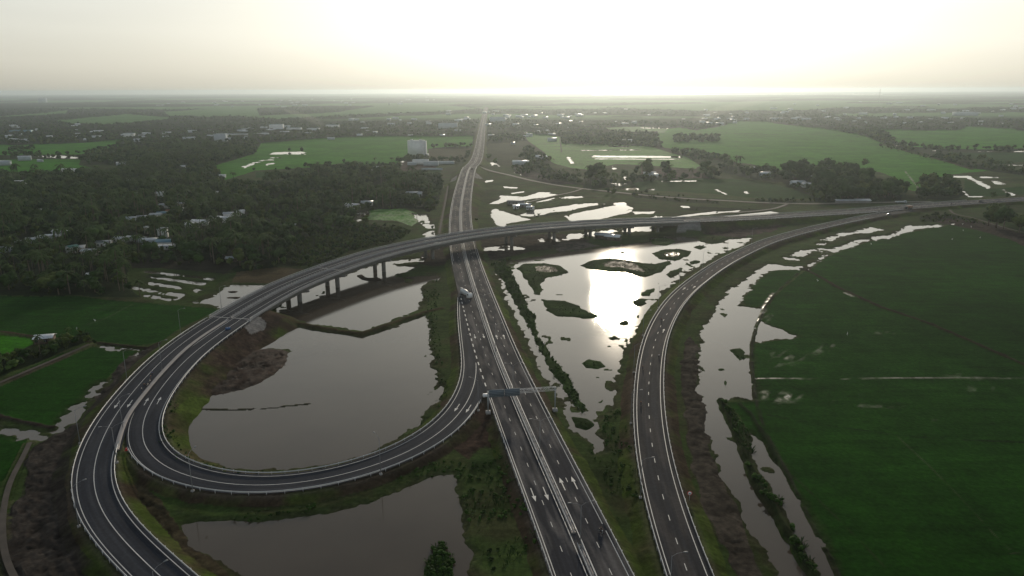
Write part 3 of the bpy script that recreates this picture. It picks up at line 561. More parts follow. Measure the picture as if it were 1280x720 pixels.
GROVES = [ # (outline, spacing, height range, share of palms, share of bushes)
 ([(-110,228),(20,220),(90,222),(150,217),(150,208),(170,198),(200,186),(260,182),(310,186),(322,192),(275,204),(268,211),(280,230),(320,230),(400,217),(500,215),(505,226),(540,226),(540,262),(505,260),(440,266),(447,279),(500,285),(498,296),(440,312),(380,332),(300,334),(240,331),(190,332),(160,335),(158,352),(178,372),(100,370),(0,369),(-110,369)], 7.0, (6, 11), .30, .1),
 ([(350,330),(380,300),(450,282),(500,285),(515,290),(500,300),(440,314),(390,334)], 3.4, (2.2, 3.8), .1, .8),
 ([(972,224),(995,217),(1045,218),(1075,224),(1108,232),(1128,244),(1125,250),(1020,252),(1010,246),(985,233)], 8, (11, 19), .05, .0), ([(1153,234),(1163,230),(1178,231),(1200,236),(1203,244),(1190,249),(1150,250),(1143,246)], 7.5, (9, 15), .05, .05),
 ([(728,236),(730,222),(738,218),(755,220),(765,228),(790,226),(800,219),(820,220),(835,222),(870,224),(880,219),(890,220),(900,224),(870,226),(800,229),(775,234)], 9.5, (6, 12), .2, .15),
 ([(640,212),(660,206),(668,200),(690,210),(735,226),(735,232),(700,229),(660,222)], 7.5, (5, 9), .1, .3), ([(900,205),(935,210),(965,216),(1000,226),(970,228),(930,222),(900,214)], 9, (6, 11), .2, .2),
 ([(705,177),(760,175),(800,175),(820,180),(820,186),(790,184),(745,182),(705,181)], 11, (7, 14), .1, 0), ([(842,174),(898,173),(898,178),(842,178.5)], 9, (11, 14), 0, 0), ([(655,190),(662,186),(672,196),(690,203),(670,205),(655,200)], 8, (7, 12), 0, 0),
 ([(1040,163),(1100,166),(1115,176),(1100,178),(1075,170)], 11, (8, 14), .1, 0), ([(1100,179),(1140,190),(1180,199),(1235,211),(1232,214),(1180,204),(1100,184)], 13, (4, 9), .1, .4), ([(1205,206),(1240,205),(1260,212),(1300,215),(1300,222),(1240,214),(1212,212)], 9, (6, 11), .2, .2),
 ([(75,428),(105,415),(115,424),(70,442),(0,472),(-60,492),(-60,470),(0,450),(45,440)], 3.6, (2.5, 4.5), .1, .5), ([(125,205),(160,186),(175,186),(150,207)], 8, (6, 10), .2, .1), ([(10,187),(42,184),(44,190),(12,191)], 9, (6, 9), 0, 0),
 ([(495,225),(552,221),(552,240),(545,262),(535,262),(500,258)], 7.5, (7, 11), .15, .1), ([(790,240),(850,246),(900,249),(900,255),(840,252),(790,246)], 7, (2.5, 5), 0, .7), ([(940,250),(1010,251),(1060,250),(1120,249),(1120,251.5),(1050,252.5),(950,253.5)], 5, (2.5, 5), 0, .5),
 ([(620,325),(640,321),(640,326),(630,330)], 6, (2, 3.5), 0, .9), ([(860,257),(960,262),(900,266),(850,262)], 14, (1.5, 3), 0, 1), ([(1150,270),(1190,268),(1230,278),(1250,283),(1200,280),(1150,277)], 5.5, (2, 4), 0, .6),
 ([(300,330),(350,333),(300,341),(285,338)], 6, (2.5, 4), 0, .6), ([(380,210),(500,207),(500,214),(400,216)], 7, (6, 10), .2, .1), ([(505,240),(545,250),(540,262),(510,256)], 6.5, (6, 9), .1, .1), ([(640,245),(655,247),(648,250),(640,249)], 6, (1.5, 2.5), 0, 1),
 ([(652,266),(660,268),(700,266),(750,259),(760,256),(735,260),(700,268),(670,272)], 7, (1.5, 3), 0, 1),
]
SINGLES = [ # lone trees: (pixel, height, kind)
 (1245, 285, 21, 0), (1235, 283, 16, 1), (1254, 287, 17, 0), (1274, 291, 15, 0), (1288, 293, 15, 1), (1264, 285, 13, 1), (1246, 276, 19, 1), (1240, 268, 12, 4), (1240, 252, 9, 1), (1258, 252, 7, 0), (767, 243, 9, 1), (760, 242, 7, 0), (745, 226, 23, 0), (736, 227, 18, 1), (751, 228, 17, 0), (808, 220, 24, 0), (831, 220, 21, 1), (795, 220, 14, 1), (780, 224, 13, 0), (880, 218, 20, 0), (887, 219, 14, 1), (906, 208, 18, 0), (912, 209, 11, 1), (362, 189, 8, 0), (345, 216, 7, 1), (378, 190, 9, 0), (361, 215, 8, 2), (318, 214, 6, 1), (652, 200, 13, 0), (596, 277, 3, 2), (541, 287, 4, 1),
 (86, 432, 5.5, 2), (96, 432, 5, 1), (108, 430, 4.5, 2), (80, 434, 6, 5), (119, 431, 3, 1), (70, 440, 4, 2), (58, 443, 3.5, 1), (1129, 181, 9, 1), (1172, 188, 9, 0), (1185, 192, 8, 1), (1080, 211, 14, 0), (1183, 196, 6, 2), (1167, 249, 6, 1), (1020, 253, 9, 0), (1035, 254, 11, 1), (1048, 253, 8, 0), (1095, 251, 5, 1)]
def UW(pts, z=0.0): return [G(a, b, z)[:2] for a, b in pts]

# ------------------------------------------------------------------ terrain: one sheet out to the horizon
def build_ground():
    a_in = np.linspace(-37.5, 37.5, 1360); a_l = -37.5 - np.cumsum(np.linspace(.3, 3, 16)); a_r = -a_l
    ang = np.radians(np.concatenate([a_l[::-1], a_in, a_r]))
    ys = [70.0]
    while ys[-1] < 24000: ys.append(ys[-1] * (1.0036 if ys[-1] < 1400 else 1.0042))
    ys = np.array(ys); nr, ncol = len(ys), len(ang)
    Y = np.repeat(ys, ncol); X = Y * np.tile(np.tan(ang), nr); N = len(X)
    h = .45 + .3 * fbm(X, Y, 30, 3, 2) + .12 * fbm(X, Y, 4, 5, 2)
    cov = np.empty((N, 3)); wet = np.zeros(N)
    nA = fbm(X, Y, 22, 21, 3); nB = fbm(X, Y, 9, 31, 3); nC = fbm(X, Y, 3.5, 41, 2); nC2 = fbm(X, Y, 1.4, 43, 2)
    far = np.clip((Y - 900) / 500, 0, 1)
    base = np.array(MARSH)[None] * (1 + nA * .5)[:, None]
    brown = np.clip(nB * 2.2 + .1, 0, 1)[:, None]; base = base * (1 - brown * .5) + np.array(BROWN) * brown * .5
    # far country: woods and villages with paddies between
    nf = fbm(X, Y, 900, 51, 3); fld = np.clip((nf + .12 * vnoise(X, Y, 160, 5) - .05) * 14, 0, 1) * np.clip((Y - 2400) / 500, 0, 1)
    wood = np.array(FOREST)[None] * (1.15 + nA * .6)[:, None]
    farc = wood * (1 - fld)[:, None] + np.array(FARG) * fld[:, None]
    cov[:] = base * (1 - far)[:, None] + farc * far[:, None]
    st = vnoise(X * 4, Y, 420, 13) + .8 * vnoise(X * 6, Y, 190, 15) + .5 * vnoise(X * 3, Y, 90, 19); farc = farc * np.clip(1 + 2.3 * st * np.clip((Y - 1800) / 2500, 0, 1), .25, 2.6)[:, None]
    rise = far * (1 - fld) * np.clip(3.2 + 7 * fbm(X, Y, 34, 61, 3) + 5 * vnoise(X, Y, 210, 71), 0, 12) * np.clip((Y - 1000) / 900, 0, 1)
    dx = 2.2 * fbm(X, Y, 9, 81, 3); dy = 2.2 * fbm(X, Y, 9, 91, 3) * (1 + np.clip((Y - 250) / 500, 0, 1.6))
    amp = np.clip(.45 + (Y - 150) / 450, .45, 1.3); XP = X + dx * amp; YP = Y + dy * amp
    def idx(Q, pad):
        q = np.array([p[:2] for p in Q]); 
        return np.nonzero((X > q[:, 0].min() - pad) & (X < q[:, 0].max() + pad) & (Y > q[:, 1].min() - pad) & (Y < q[:, 1].max() + pad))[0]
    # woods floor
    for gv in GROVES[:1] + GROVES[2:]:
        Q = UW(gv[0], .5); I = idx(Q, 8); I = I[pip(XP[I], YP[I], Q)]; c = np.array(FOREST) * 1.2; cov[I] = c * (1 + .5 * nB[I])[:, None]
    for Qp, c, wv in FIELDS:
        Q = UW(Qp, .4); I = idx(Q, 10); I = I[pip(X[I] + dx[I] * .35, Y[I] + dy[I] * .5, Q)]
        cov[I] = np.array(c) * (1 + .22 * nA[I] + .12 * nB[I])[:, None]; h[I] = .32 + .05 * nB[I]; rise[I] = 0; wet[I] = wv
    for Qp, c, wv, rg in PATCH:
        Q = UW(Qp, .4); I = idx(Q, 10); I = I[pip(X[I] + dx[I] * 1.2, Y[I] + dy[I] * 1.2, Q)]
        if len(I) and wv and c[1] > .05:      # shallow water in the rice, its sky glint also painted in as pale colour: streaky, fading out at the rim
            sdp = segdist(X[I], Y[I], Q); ru = (X[I] * .62 + Y[I] * .78); rv = (-X[I] * .78 + Y[I] * .62)
            kk = np.clip(sdp / 6, 0, 1) * np.clip(.15 + 2.6 * vnoise(ru * .25, rv, 1.6, 5) + 1.2 * nB[I], 0, 1); wet[I] = np.maximum(wet[I], wv * kk * 1.6); cov[I] = cov[I] * (1 - .4 * kk)[:, None] + np.array((.17, .18, .13)) * (.4 * kk)[:, None]; continue
        if len(I): cov[I] = np.array(c) * (1 + .6 * nB[I] + .6 * nC[I] + .7 * nC2[I])[:, None]; h[I] += rg * (.6 + nC[I] + nB[I] + 1.6 * nC2[I]); wet[I] = np.maximum(wet[I], wv); rise[I] = 0
    # water bodies
    for k, Qp in WATERS.items():
        Q = UW(Qp, 0.0); I = idx(Q, 14); I = I[(np.abs(X[I]) < 1e5)]
        if not len(I): continue
        s = segdist(X[I], Y[I], Q) * np.where(pip(X[I], Y[I], Q), -1, 1)
        lim = 1.5 if Y[I].min() < 520 else .6
        if k in ('g1', 'g2', 'g3', 'g4', 'g5'): s = s + .5 * nC[I] + .3 * nB[I]
        else: s = s + lim * (1.3 * nC[I] + 1.2 * nB[I] + .9 * nC2[I]) * np.clip(Y[I] / 300, .6, 2) + np.clip((Y[I] - 520) / 300, 0, 2.2) * (1.6 * nB[I] + 1.4 * nA[I])
        wl = (.35 if k in WEAK else .0)
        t = np.clip(s * .22, -.9, .6) + wl * np.clip(nC[I] * 2.2 + nB[I], -.3, 1)
        # steeper where far away, so that thin pools stay open
        big_ = k in ('w1', 'w2', 'w3', 'w4', 'w5', 'w6', 'w7')      # weeds and scum, thicker near the banks
        wd_ = vnoise(X[I], Y[I] * .7, 7 if big_ else 9, 201) + .6 * vnoise(X[I], Y[I] * .6, 2.6, 203) + .5 * vnoise(X[I], Y[I], 30, 205)
        th = {'w5': .30, 'w6': .36, 'w3': .10, 'w2': .44, 'w1': .60, 'w4': .65, 'w7': .5}.get(k, .40)
        t = np.where((wd_ > th + .022 * np.clip(-s - 2, 0, 30)) & (s < 0), .03 + .1 * nC[I], t)
        h[I] = np.minimum(h[I], np.maximum(t, -.9)); rise[I] *= np.clip((s - 2) / 25, 0, 1)
        sh = np.clip(1 - s / 2.5, 0, 1) * np.clip(s + 1.5, 0, 1); cov[I] = cov[I] * (1 - .45 * sh)[:, None] + np.array(MUD) * (.45 * sh)[:, None]
    for k, Qp in ISLES.items():
        Q = UW(Qp, 0.0); I = idx(Q, 8)
        s = segdist(X[I], Y[I], Q) * np.where(pip(X[I], Y[I], Q), -1, 1)
        s = s + .9 * (nC[I] * 1.6 + nB[I] * 1.4); up = np.clip(-s * .28, -.9, .5); J = up > h[I]; K = I[J]
        h[K] = up[J]
        g = np.array(DARKG) if k not in ('w3b', 'w3c', 'w2b', 'w2c') else np.array(MUD)
        cov[K] = g * (1.25 + .7 * nB[K] + .5 * nC[K])[:, None]
    # sandy shallows on three islands come back over them
    for Qp, c, wv, rg in PATCH:
        if c is SAND or rg == 0 and wv == .8:
            Q = UW(Qp, .2); I = idx(Q, 5); I = I[pip(XP[I], YP[I], Q)]; cov[I] = np.array(c) * (1 + nC[I])[:, None]; wet[I] = wv; h[I] = np.clip(h[I], -.2, .12 + .2 * nC[I])
    for pts, wd, c, rs, wv in LINES:
        Q = UW(pts, .5); I = idx(Q, 8 + wd); d = segdist(X[I], Y[I], Q, False) + .5 * nC[I] * min(wd, 2); wde = wd / 2 + np.clip(Y[I] / 1500, 0, .6)
        k = np.clip(1.5 - d / wde, 0, 1) * (np.clip(.75 + 1.6 * nC[I] + 1.2 * nB[I], 0, 1) if wv or wd < 1 else 1.0); cov[I] = cov[I] * (1 - k)[:, None] + np.array(c) * (1 + .5 * nC[I])[:, None] * k[:, None]
        h[I] = np.where(k > 0, np.maximum(h[I], 0) * (1 - k) + k * (.4 + rs * (1 + nB[I])), h[I]) if rs > 0 else (np.where(k > .4, np.maximum(h[I], .02 + .1 * nC[I]), h[I]) if rs == 0 and pts[0] == (240, 509) else h[I]); wet[I] = np.maximum(wet[I], wv * k)
    # road embankments
    for path, d0, d1, o0, o1 in EMB:
        small = path in (LR, TR1, TR2, TRK, TR3, TR4, TR5)
        D = path.sub(d0, d1, 9 if not small else 14); P = path.at(D); mid = path.at(D, (o0 + o1) / 2); hw = (o1 - o0) / 2
        for i in range(len(D) - 1):
            a, b = mid[i], mid[i + 1]; zz = (a[2] + b[2]) / 2; pad = hw + (2.2 * max(a[2], b[2]) + 8)
            I = np.nonzero((X > min(a[0], b[0]) - pad) & (X < max(a[0], b[0]) + pad) & (Y > min(a[1], b[1]) - pad) & (Y < max(a[1], b[1]) + pad))[0]
            if not len(I): continue
            vx, vy = b[0] - a[0], b[1] - a[1]; L2 = vx * vx + vy * vy
            t = np.clip(((X[I] - a[0]) * vx + (Y[I] - a[1]) * vy) / L2, 0, 1); z = a[2] + (b[2] - a[2]) * t
            d = np.hypot(X[I] - a[0] - t * vx, Y[I] - a[1] - t * vy) - hw
            sl = .5 if not small else .4
            e = z - .30 - np.clip(d - .4, 0, None) * sl * (1 + .35 * nA[I]) + np.clip(d, 0, 3) * .10 * nC[I]
            J = (e > h[I] + 0) & (d < pad - hw); K = I[J]
            near = np.clip(1 - (d[J] - .3) / 1.2, 0, 1)
            mix = np.clip(.35 + nA[K] * 1.5 + nB[K] * 1.4, 0, 1)[:, None]
            c = np.array(GRASS) * (1 - mix) + np.array(BROWN) * mix
            c = c * (1 + .35 * nC[K])[:, None]
            c = c * (1 - near * .35)[:, None] + np.array((.12, .10, .08)) * (near * .35)[:, None]
            keep = np.clip((d[J] - 4) / 4, 0, .75)[:, None] * (h[K] > .1)[:, None]
            cov[K] = c * (1 - keep) + cov[K] * keep; h[K] = e[J]; wet[K] = 0
            I2 = I[d < 6]; rise[I2] = 0
    # the road wins over everything under its own pavement
    for path, d0, d1, o0, o1 in EMB:
        D = path.sub(d0, d1, 6); mid = path.at(D, (o0 + o1) / 2); hw = (o1 - o0) / 2 + .3
        for i in range(len(D) - 1):
            a, b = mid[i], mid[i + 1]; I = np.nonzero((X > min(a[0], b[0]) - hw) & (X < max(a[0], b[0]) + hw) & (Y > min(a[1], b[1]) - hw) & (Y < max(a[1], b[1]) + hw))[0]
            if not len(I): continue
            vx, vy = b[0] - a[0], b[1] - a[1]; L2 = vx * vx + vy * vy
            t = np.clip(((X[I] - a[0]) * vx + (Y[I] - a[1]) * vy) / L2, 0, 1); z = a[2] + (b[2] - a[2]) * t
            d = np.hypot(X[I] - a[0] - t * vx, Y[I] - a[1] - t * vy); J = d < hw; K = I[J]; h[K] = np.minimum(h[K], z[J] - .3)
    for j_ in (0, 1, 2, 4, 5, 6):
        Qp, c, wv, rg = PATCH[j_]; Q = UW(Qp, 1.0); I = idx(Q, 8); I = I[pip(XP[I], YP[I], Q) & (h[I] > .02)]
        mm = np.clip(.75 + nB[I] + nA[I], .2, 1)[:, None] * (.9 if j_ != 4 else .6); cov[I] = cov[I] * (1 - mm) + np.array(c) * (1 + .7 * nC[I] + .7 * nC2[I])[:, None] * mm
    # concrete slope aprons at the bridge ends
    for Qp, zz in (([(293,411),(311,403),(320,404),(334,408),(330,413),(314,421),(305,417)], 3.0), ([(849,278),(869,277.5),(877,287),(846,288)], 3.0), ([(565,222),(572,221),(570,228),(562,227)], 3), ([(594,219),(604,222),(600,224),(594,226)], 3)):
        Q = UW(Qp, zz); I = idx(Q, 5); I = I[pip(X[I], Y[I], Q)]; cov[I] = np.array(CONC) * (1 + .15 * nC[I])[:, None]
    # a wide river far away
    R = UW([(735, 119.4), (850, 118.8), (1000, 118.4), (1110, 118.0), (1112, 117.3), (1000, 117.3), (850, 117.7), (738, 118.4)], 0)
    I = np.nonzero(Y > 8000)[0]; I = I[pip(X[I] + 150 * nf[I], Y[I] + 800 * vnoise(X[I], Y[I], 1500, 9), R)]; h[I] = -1; rise[I] = 0
    Z = h + rise
    V = np.stack([X, Y, Z], 1)
    i = np.arange(nr - 1)[:, None] * ncol + np.arange(ncol - 1)[None]; i = i.ravel()
    Fq = np.stack([i, i + 1, i + ncol + 1, i + ncol], 1).ravel()
    o = new_mesh('ground', V, Fq, np.full(len(i), 4), M['ground'], smooth=True)
    at = o.data.attributes.new('cover', 'FLOAT_COLOR', 'POINT'); c4 = np.ones((N, 4), np.float32); c4[:, :3] = np.clip(cov, .004, .6); at.data.foreach_set('color', c4.ravel())
    at = o.data.attributes.new('wet', 'FLOAT', 'POINT'); at.data.foreach_set('value', np.clip(wet, 0, 1).astype(np.float32))
    tag(o, kind='structure'); print('ground verts', N)
    return X, Y, Z, ys, ang
_gr = build_ground()
GY, GA = _gr[3], _gr[4]; GZ = _gr[2].reshape(len(GY), len(GA))
def ground_z(x, y):
    a = math.atan2(x, max(y, 1)); i = int(np.clip(np.searchsorted(GY, y) - 1, 0, len(GY) - 2)); j = int(np.clip(np.searchsorted(GA, a) - 1, 0, len(GA) - 2))
    return float(min(GZ[i, j], GZ[i + 1, j + 1], GZ[i + 1, j], GZ[i, j + 1]))
tag(new_mesh('water', [(-40000, -150, 0), (40000, -150, 0), (40000, 24050, 0), (-40000, 24050, 0)], [0, 1, 2, 3], [4], M['water']), kind='structure')

# ------------------------------------------------------------------ roads
def road(name, mat_, parts, marks, worn=None):
    rb = RB()
    for p in parts: rb.add(*ribbon(*p))
    o = tag(rb.build(name, mat_), kind='structure')
    mk = marks.build('road_markings', M['paint'], o)
    return o
def arrow(rb, path, d, off, L=5.0, back=False, turn=0):
    """straight lane arrow; turn adds a side head"""
    s = -1 if back else 1
    def q(u, v): p = path.at(d + s * u, off + s * v, .022)[()]; return tuple(np.ravel(p))
    sh = [q(0, -.13), q(0, .13), q(L * .62, .13), q(L * .62, -.13)]; hd = [q(L * .6, -.55), q(L * .6, .55), q(L, 0)]
    rb.add(np.array(sh), [(0, 1, 2, 3)]); rb.add(np.array(hd), [(0, 1, 2)])
    if turn:
        t = turn; br = [q(L * .25, 0), q(L * .36, 0), q(L * .48, .85 * t), q(L * .40, .85 * t)]; h2 = [q(L * .30, .8 * t), q(L * .60, .8 * t), q(L * .50, 1.35 * t)]
        rb.add(np.array(br), [(0, 1, 2, 3)]); rb.add(np.array(h2), [(0, 1, 2)])
mk = RB()
mk.line(MAIN, 0, MEND, 1.0); mk.line(MAIN, 0, MEND, -1.0)
mk.line(MAIN, 0, MAIN.near(G(765, 672)), 7.5); mk.line(MAIN, MAIN.near(G(762, 664)), MEND, 7.5)
mk.line(MAIN, 0, NOSE, -7.5); mk.line(MAIN, AUX0 + 10, MEND, -7.5)
mk.dashes(MAIN, 0, MAIN.near(G(588, 215, 7)), 4.2, 2.2, 7.4, .16); mk.dashes(MAIN, 0, MAIN.near(G(588, 215, 7)), -4.2, 2.2, 7.4, .16)
mk.dashes(MAIN, NOSE + 8, MAIN.near(G(593, 372, 2.2)), -7.9, 3.2, 3.6, .42)
def at_px(path, px, py, z=2.2): return path.near(G(px, py, z))
for off in (-5.8, -2.6): arrow(mk, MAIN, at_px(MAIN, 690, 605), off, 6.5, back=True)
for off in (2.6, 5.8): arrow(mk, MAIN, at_px(MAIN, 700, 616), off, 6.5)
for off in (-6.2, -2.6): arrow(mk, MAIN, at_px(MAIN, 612, 417), off, 5.5, back=True, turn=0)
for off in (2.6, 5.6): arrow(mk, MAIN, at_px(MAIN, 616, 424), off, 5.5)
main_road = road('main_road', M['asphalt_worn'], [(MAIN, 0, MEND, -8.7, 8.7)], mk)
mk = RB(); e = BR.L[-1] - 12; b0 = at_px(BR, 587, 401)
mk.line(BR, at_px(BR, 596, 452), e, 0, .22); mk.line(BR, b0 - 30, e, 4.7 if False else 4.4, .2)   # inner edge of the loop lies to the right of travel
mk.line(BR, at_px(BR, 604, 500), e, -3.75, .2)
for off in (-1.9, 1.9):
    arrow(mk, BR, at_px(BR, 578, 507), off, 6, turn=0); arrow(mk, BR, at_px(BR, 184, 505, 4), off, 5.5)
arrow(mk, BR, at_px(BR, 588, 414), 1.2, 5, turn=0)
loop_ramp = road('loop_ramp', M['asphalt'], [(BR, 0, e, -4.35, 5.6, -.035)], mk)
mk = RB(); e = CR.L[-1] - 12
mk.line(CR, 0, e, 0, .2); mk.line(CR, 0, e, -3.9, .2); mk.line(CR, 0, at_px(CR, 128, 545, 3.6), 4.0, .2); mk.line(CR, at_px(CR, 128, 545, 3.6), e, 3.75, .2)
for off in (-1.9, 1.9): arrow(mk, CR, at_px(CR, 154, 503, 4.2), off, 5.5, back=True)
approach_ramp = road('outer_ramp', M['asphalt'], [(CR, 0, at_px(CR, 132, 540, 3.6), -5.1, 5.0), (CR, at_px(CR, 132, 540, 3.6), e, -5.1, 4.3)], mk)
mk = RB(); mk.line(DR, 0, DR.L[-1], -3.75); mk.line(DR, 0, DR.L[-1] - 60, 3.85); mk.dashes(DR, 0, DR.L[-1], 0, 2.4, 6.9, .18)
arrow(mk, DR, at_px(DR, 825, 416), 1.9, 5); arrow(mk, DR, at_px(DR, 858, 360), 1.9, 5); arrow(mk, DR, at_px(DR, 858, 363), -1.9, 5)
right_ramp = road('right_ramp', M['asphalt_brown'], [(DR, 0, DR.L[-1], -4.9, 5.1, -.02)], mk)
mk = RB(); rl = RM.L[-1]
for s in (-1, 1):
    mk.line(RM, 0, rl, s * 1.15, .2, .03); mk.line(RM, 0, rl, s * 8.6, .2, .03); mk.line(RM, 0, BRIDGE_B, s * 4.9, .2, .03); mk.dashes(RM, BRIDGE_B, rl, s * 4.9, 3, 6, .2, .03)
over_road = road('overpass_road', M['asphalt'], [(RM, -0, rl, -9.3, 9.3, .01)], mk)
tag(RB().add(*ribbon(MS, 0, MS.L[-1] - 8, -1.2, 1.2, -.06)).build('median_strip', M['asphalt']), kind='structure')
for nm, p, hw_, mt in (('local_road', LR, 2.6, 'gravel'), ('dirt_track', TR1, 1.3, 'gravel'), ('dirt_track', TR2, 1.4, 'gravel'), ('dirt_track', TRK, .7, 'dirt'), ('dirt_track', TR3, .7, 'dirt'), ('dirt_track', TR4, .8, 'dirt'), ('dirt_track', TR5, .7, 'dirt')):
    tag(RB().add(*ribbon(p, 0, p.L[-1], -hw_, hw_, 0.0)).build(nm, M[mt]), kind='structure')

# kerbs of the two medians
def median(name, path, d0, d1, hw_, ht, label, rail=True, mt='median'):
    t = empty(name, tuple(np.ravel(path.at(d0))), label=label, cat='median barrier')
    t.location = (0, 0, 0)
    rb = RB(); rb.add(*sweep(path, d0, d1, [(-hw_, -.1), (-hw_, ht * .7), (-hw_ * .8, ht), (hw_ * .8, ht), (hw_, ht * .7), (hw_, -.1)]))
    rb.build('kerb', M[mt], t)
    if rail:
        for s in (-1, 1): RB().add(*sweep(path, d0, d1, [(s * (hw_ + .02), ht + .35), (s * (hw_ + .10), ht + .35), (s * (hw_ + .10), ht + .68), (s * (hw_ + .02), ht + .68)])).build('rail', M['zinc'], t)
        mb = MB(); d = d0 + 1
        while d < d1:
            for s in (-1, 1):
                p = np.ravel(path.at(d, s * hw_ * .85)); mb.box((p[0], p[1], p[2] + ht + .3), (.14, .14, .7), path.ang(d))
            d += 3.0
        tag(mb.build('posts', M['zinc_dark'], t), kind='stuff')
    return t
GAP = at_px(MAIN, 722, 678)
median('median_barrier', MAIN, 0, GAP - 2, .45, .3, 'twin steel rail barrier in the middle of the highway at the bottom picture edge')
median('median_barrier', MAIN, GAP + 3, at_px(MAIN, 578, 305), .5, .3, 'long twin steel rail barrier down the middle of the highway in front of the overpass')
median('median_barrier', MAIN, at_px(MAIN, 577, 296), MAIN.near(G(588, 209, 7)), .5, .3, 'pale median barrier climbing the highway hump beyond the overpass')
median('median_kerb', MS, 0, MS.L[-1] - 8, .62, .25, 'pale pinkish concrete median between the loop ramp and the outer ramp', rail=False)
median('median_kerb', RM, BRIDGE_B, RM.near(G(1075, 264, 3)), .5, .25, 'grey median of the raised road right of the overpass', rail=False, mt='concrete')

def guardrail(path, d0, d1, off, label, post=4.0, color='zinc'):
    t = empty('guardrail', label=label, cat='guardrail')
    s = 1 if off > 0 else -1
    RB().add(*sweep(path, d0, d1, [(off - .04 * s, .42), (off + .05 * s, .50), (off - .04 * s, .58), (off + .05 * s, .66), (off - .04 * s, .76), (off - .12 * s, .76), (off - .12 * s, .42)][::s])).build('rail', M[color], t)
    mb = MB(); d = d0 + .5
    while d < d1:
        p = np.ravel(path.at(d, off + .12 * s)); mb.box((p[0], p[1], p[2] + .25), (.14, .14, 1.0), path.ang(d)); d += post
    tag(mb.build('posts', M['zinc'], t), kind='stuff')
    return t
guardrail(MAIN, 0, NOSE - 2, -8.4, 'guardrail along the left edge of the highway below the fork')
guardrail(MAIN, 0, at_px(MAIN, 600, 312), 8.4, 'guardrail along the right edge of the highway from the bottom up to the overpass')
guardrail(MAIN, AUX0, at_px(MAIN, 578, 305), -8.4, 'short guardrail on the left of the highway just in front of the overpass')
guardrail(MAIN, at_px(MAIN, 577, 296), MAIN.near(G(588, 209, 7)), -8.4, 'guardrail on the left of the highway hump beyond the overpass', color='white')
guardrail(MAIN, at_px(MAIN, 577, 296), MAIN.near(G(588, 209, 7)), 8.4, 'guardrail on the right of the highway hump beyond the overpass', color='white')
guardrail(BR, b0 - 36, BR.L[-1] - 12, 5.4, 'guardrail along the inner edge of the loop beside the big pond')
guardrail(BR, at_px(BR, 603, 502), at_px(BR, 176, 560, 2.6), -4.5, 'guardrail along the outer edge of the loop above the dark slope')
guardrail(CR, 0, CR.L[-1] - 12, -5.0, 'bright guardrail along the far left edge of the outer ramp')
guardrail(CR, 0, at_px(CR, 124, 555, 3.4), 4.9, 'guardrail on the right side of the outer ramp at bottom left')
guardrail(DR, 0, DR.L[-1] - 5, -4.8, 'guardrail along the left edge of the right hand ramp')
guardrail(DR, 0, DR.L[-1] - 70, 5.0, 'guardrail along the right edge of the right hand ramp')
guardrail(RM, BRIDGE_B, RM.near(G(1220, 252.5, 2.6)), -9.2, 'guardrail on the far side of the raised road right of the overpass')
guardrail(RM, BRIDGE_B, RM.near(G(1085, 263, 3)), 9.2, 'guardrail on the near side of the raised road right of the overpass')

# ------------------------------------------------------------------ overpass bridge
br = empty('overpass_bridge', (0, 0, 0), label='long curved grey concrete overpass carrying four lanes across the highway and ponds', cat='bridge')
A, B = BRIDGE_A, BRIDGE_B
RB().add(*sweep(RM, A, B, [(-9.75, -.12), (-9.75, -.45), (-8.6, -.55), (-8.2, -2.3), (-7.2, -2.3), (-6.8, -.6), (-3.6, -.6), (-3.2, -2.3), (-2.2, -2.3), (-1.8, -.6), (1.8, -.6), (2.2, -2.3), (3.2, -2.3), (3.6, -.6), (6.8, -.6), (7.2, -2.3), (8.2, -2.3), (8.6, -.55), (9.75, -.45), (9.75, -.12), (9.2, -.03), (-9.2, -.03)])).build('deck', M['concrete'], br)
for s in (-1, 1):
    pr = RB().add(*sweep(RM, A - 1, B + 8, [(s * 9.78, -.5), (s * 9.78, .55), (s * 9.5, .60), (s * 9.38, .1), (s * 9.25, .02), (s * 9.25, -.1)])).build('parapet', M['concrete'], br)
    rb = RB()
    for z in (.86, 1.12): rb.add(*sweep(RM, A - 1, B + 8, [(s * 9.60, z), (s * 9.70, z), (s * 9.70, z + .09), (s * 9.60, z + .09)]))
    rb.build('handrail', M['zinc'], pr)
    mb = MB(); d = A
    while d < B + 8:
        p = np.ravel(RM.at(d, s * 9.64)); mb.box((p[0], p[1], p[2] + .85), (.22, .14, .6), RM.ang(d)); d += 2.0
    tag(mb.build('rail_posts', M['concrete'], pr), kind='stuff')
bm_ = RB().add(*sweep(RM, A, B, [(-.5, -.05), (-.5, .22), (-.28, .30), (-.2, .8), (.2, .8), (.28, .30), (.5, .22), (.5, -.05)])).build('median_wall', M['concrete'], br)
mb = MB(); d = A
while d < B: p = np.ravel(RM.at(d)); mb.box((p[0], p[1], p[2] + .95), (.2, .5, .35), RM.ang(d)); d += 2.0
tag(mb.build('median_posts', M['concrete'], bm_), kind='stuff')
for dd in (A + .3, RM.near(G(413, 338, 9)), RM.near(G(540, 302, 10.3)), RM.near(G(685, 282.6, 9.5)), B - .3):
    RB().add(*ribbon(RM, dd, dd + .5, -9.2, -.6, .034, .2)).add(*ribbon(RM, dd, dd + .5, .6, 9.2, .034, .2)).build('expansion_joint', M['paint_worn'], br)
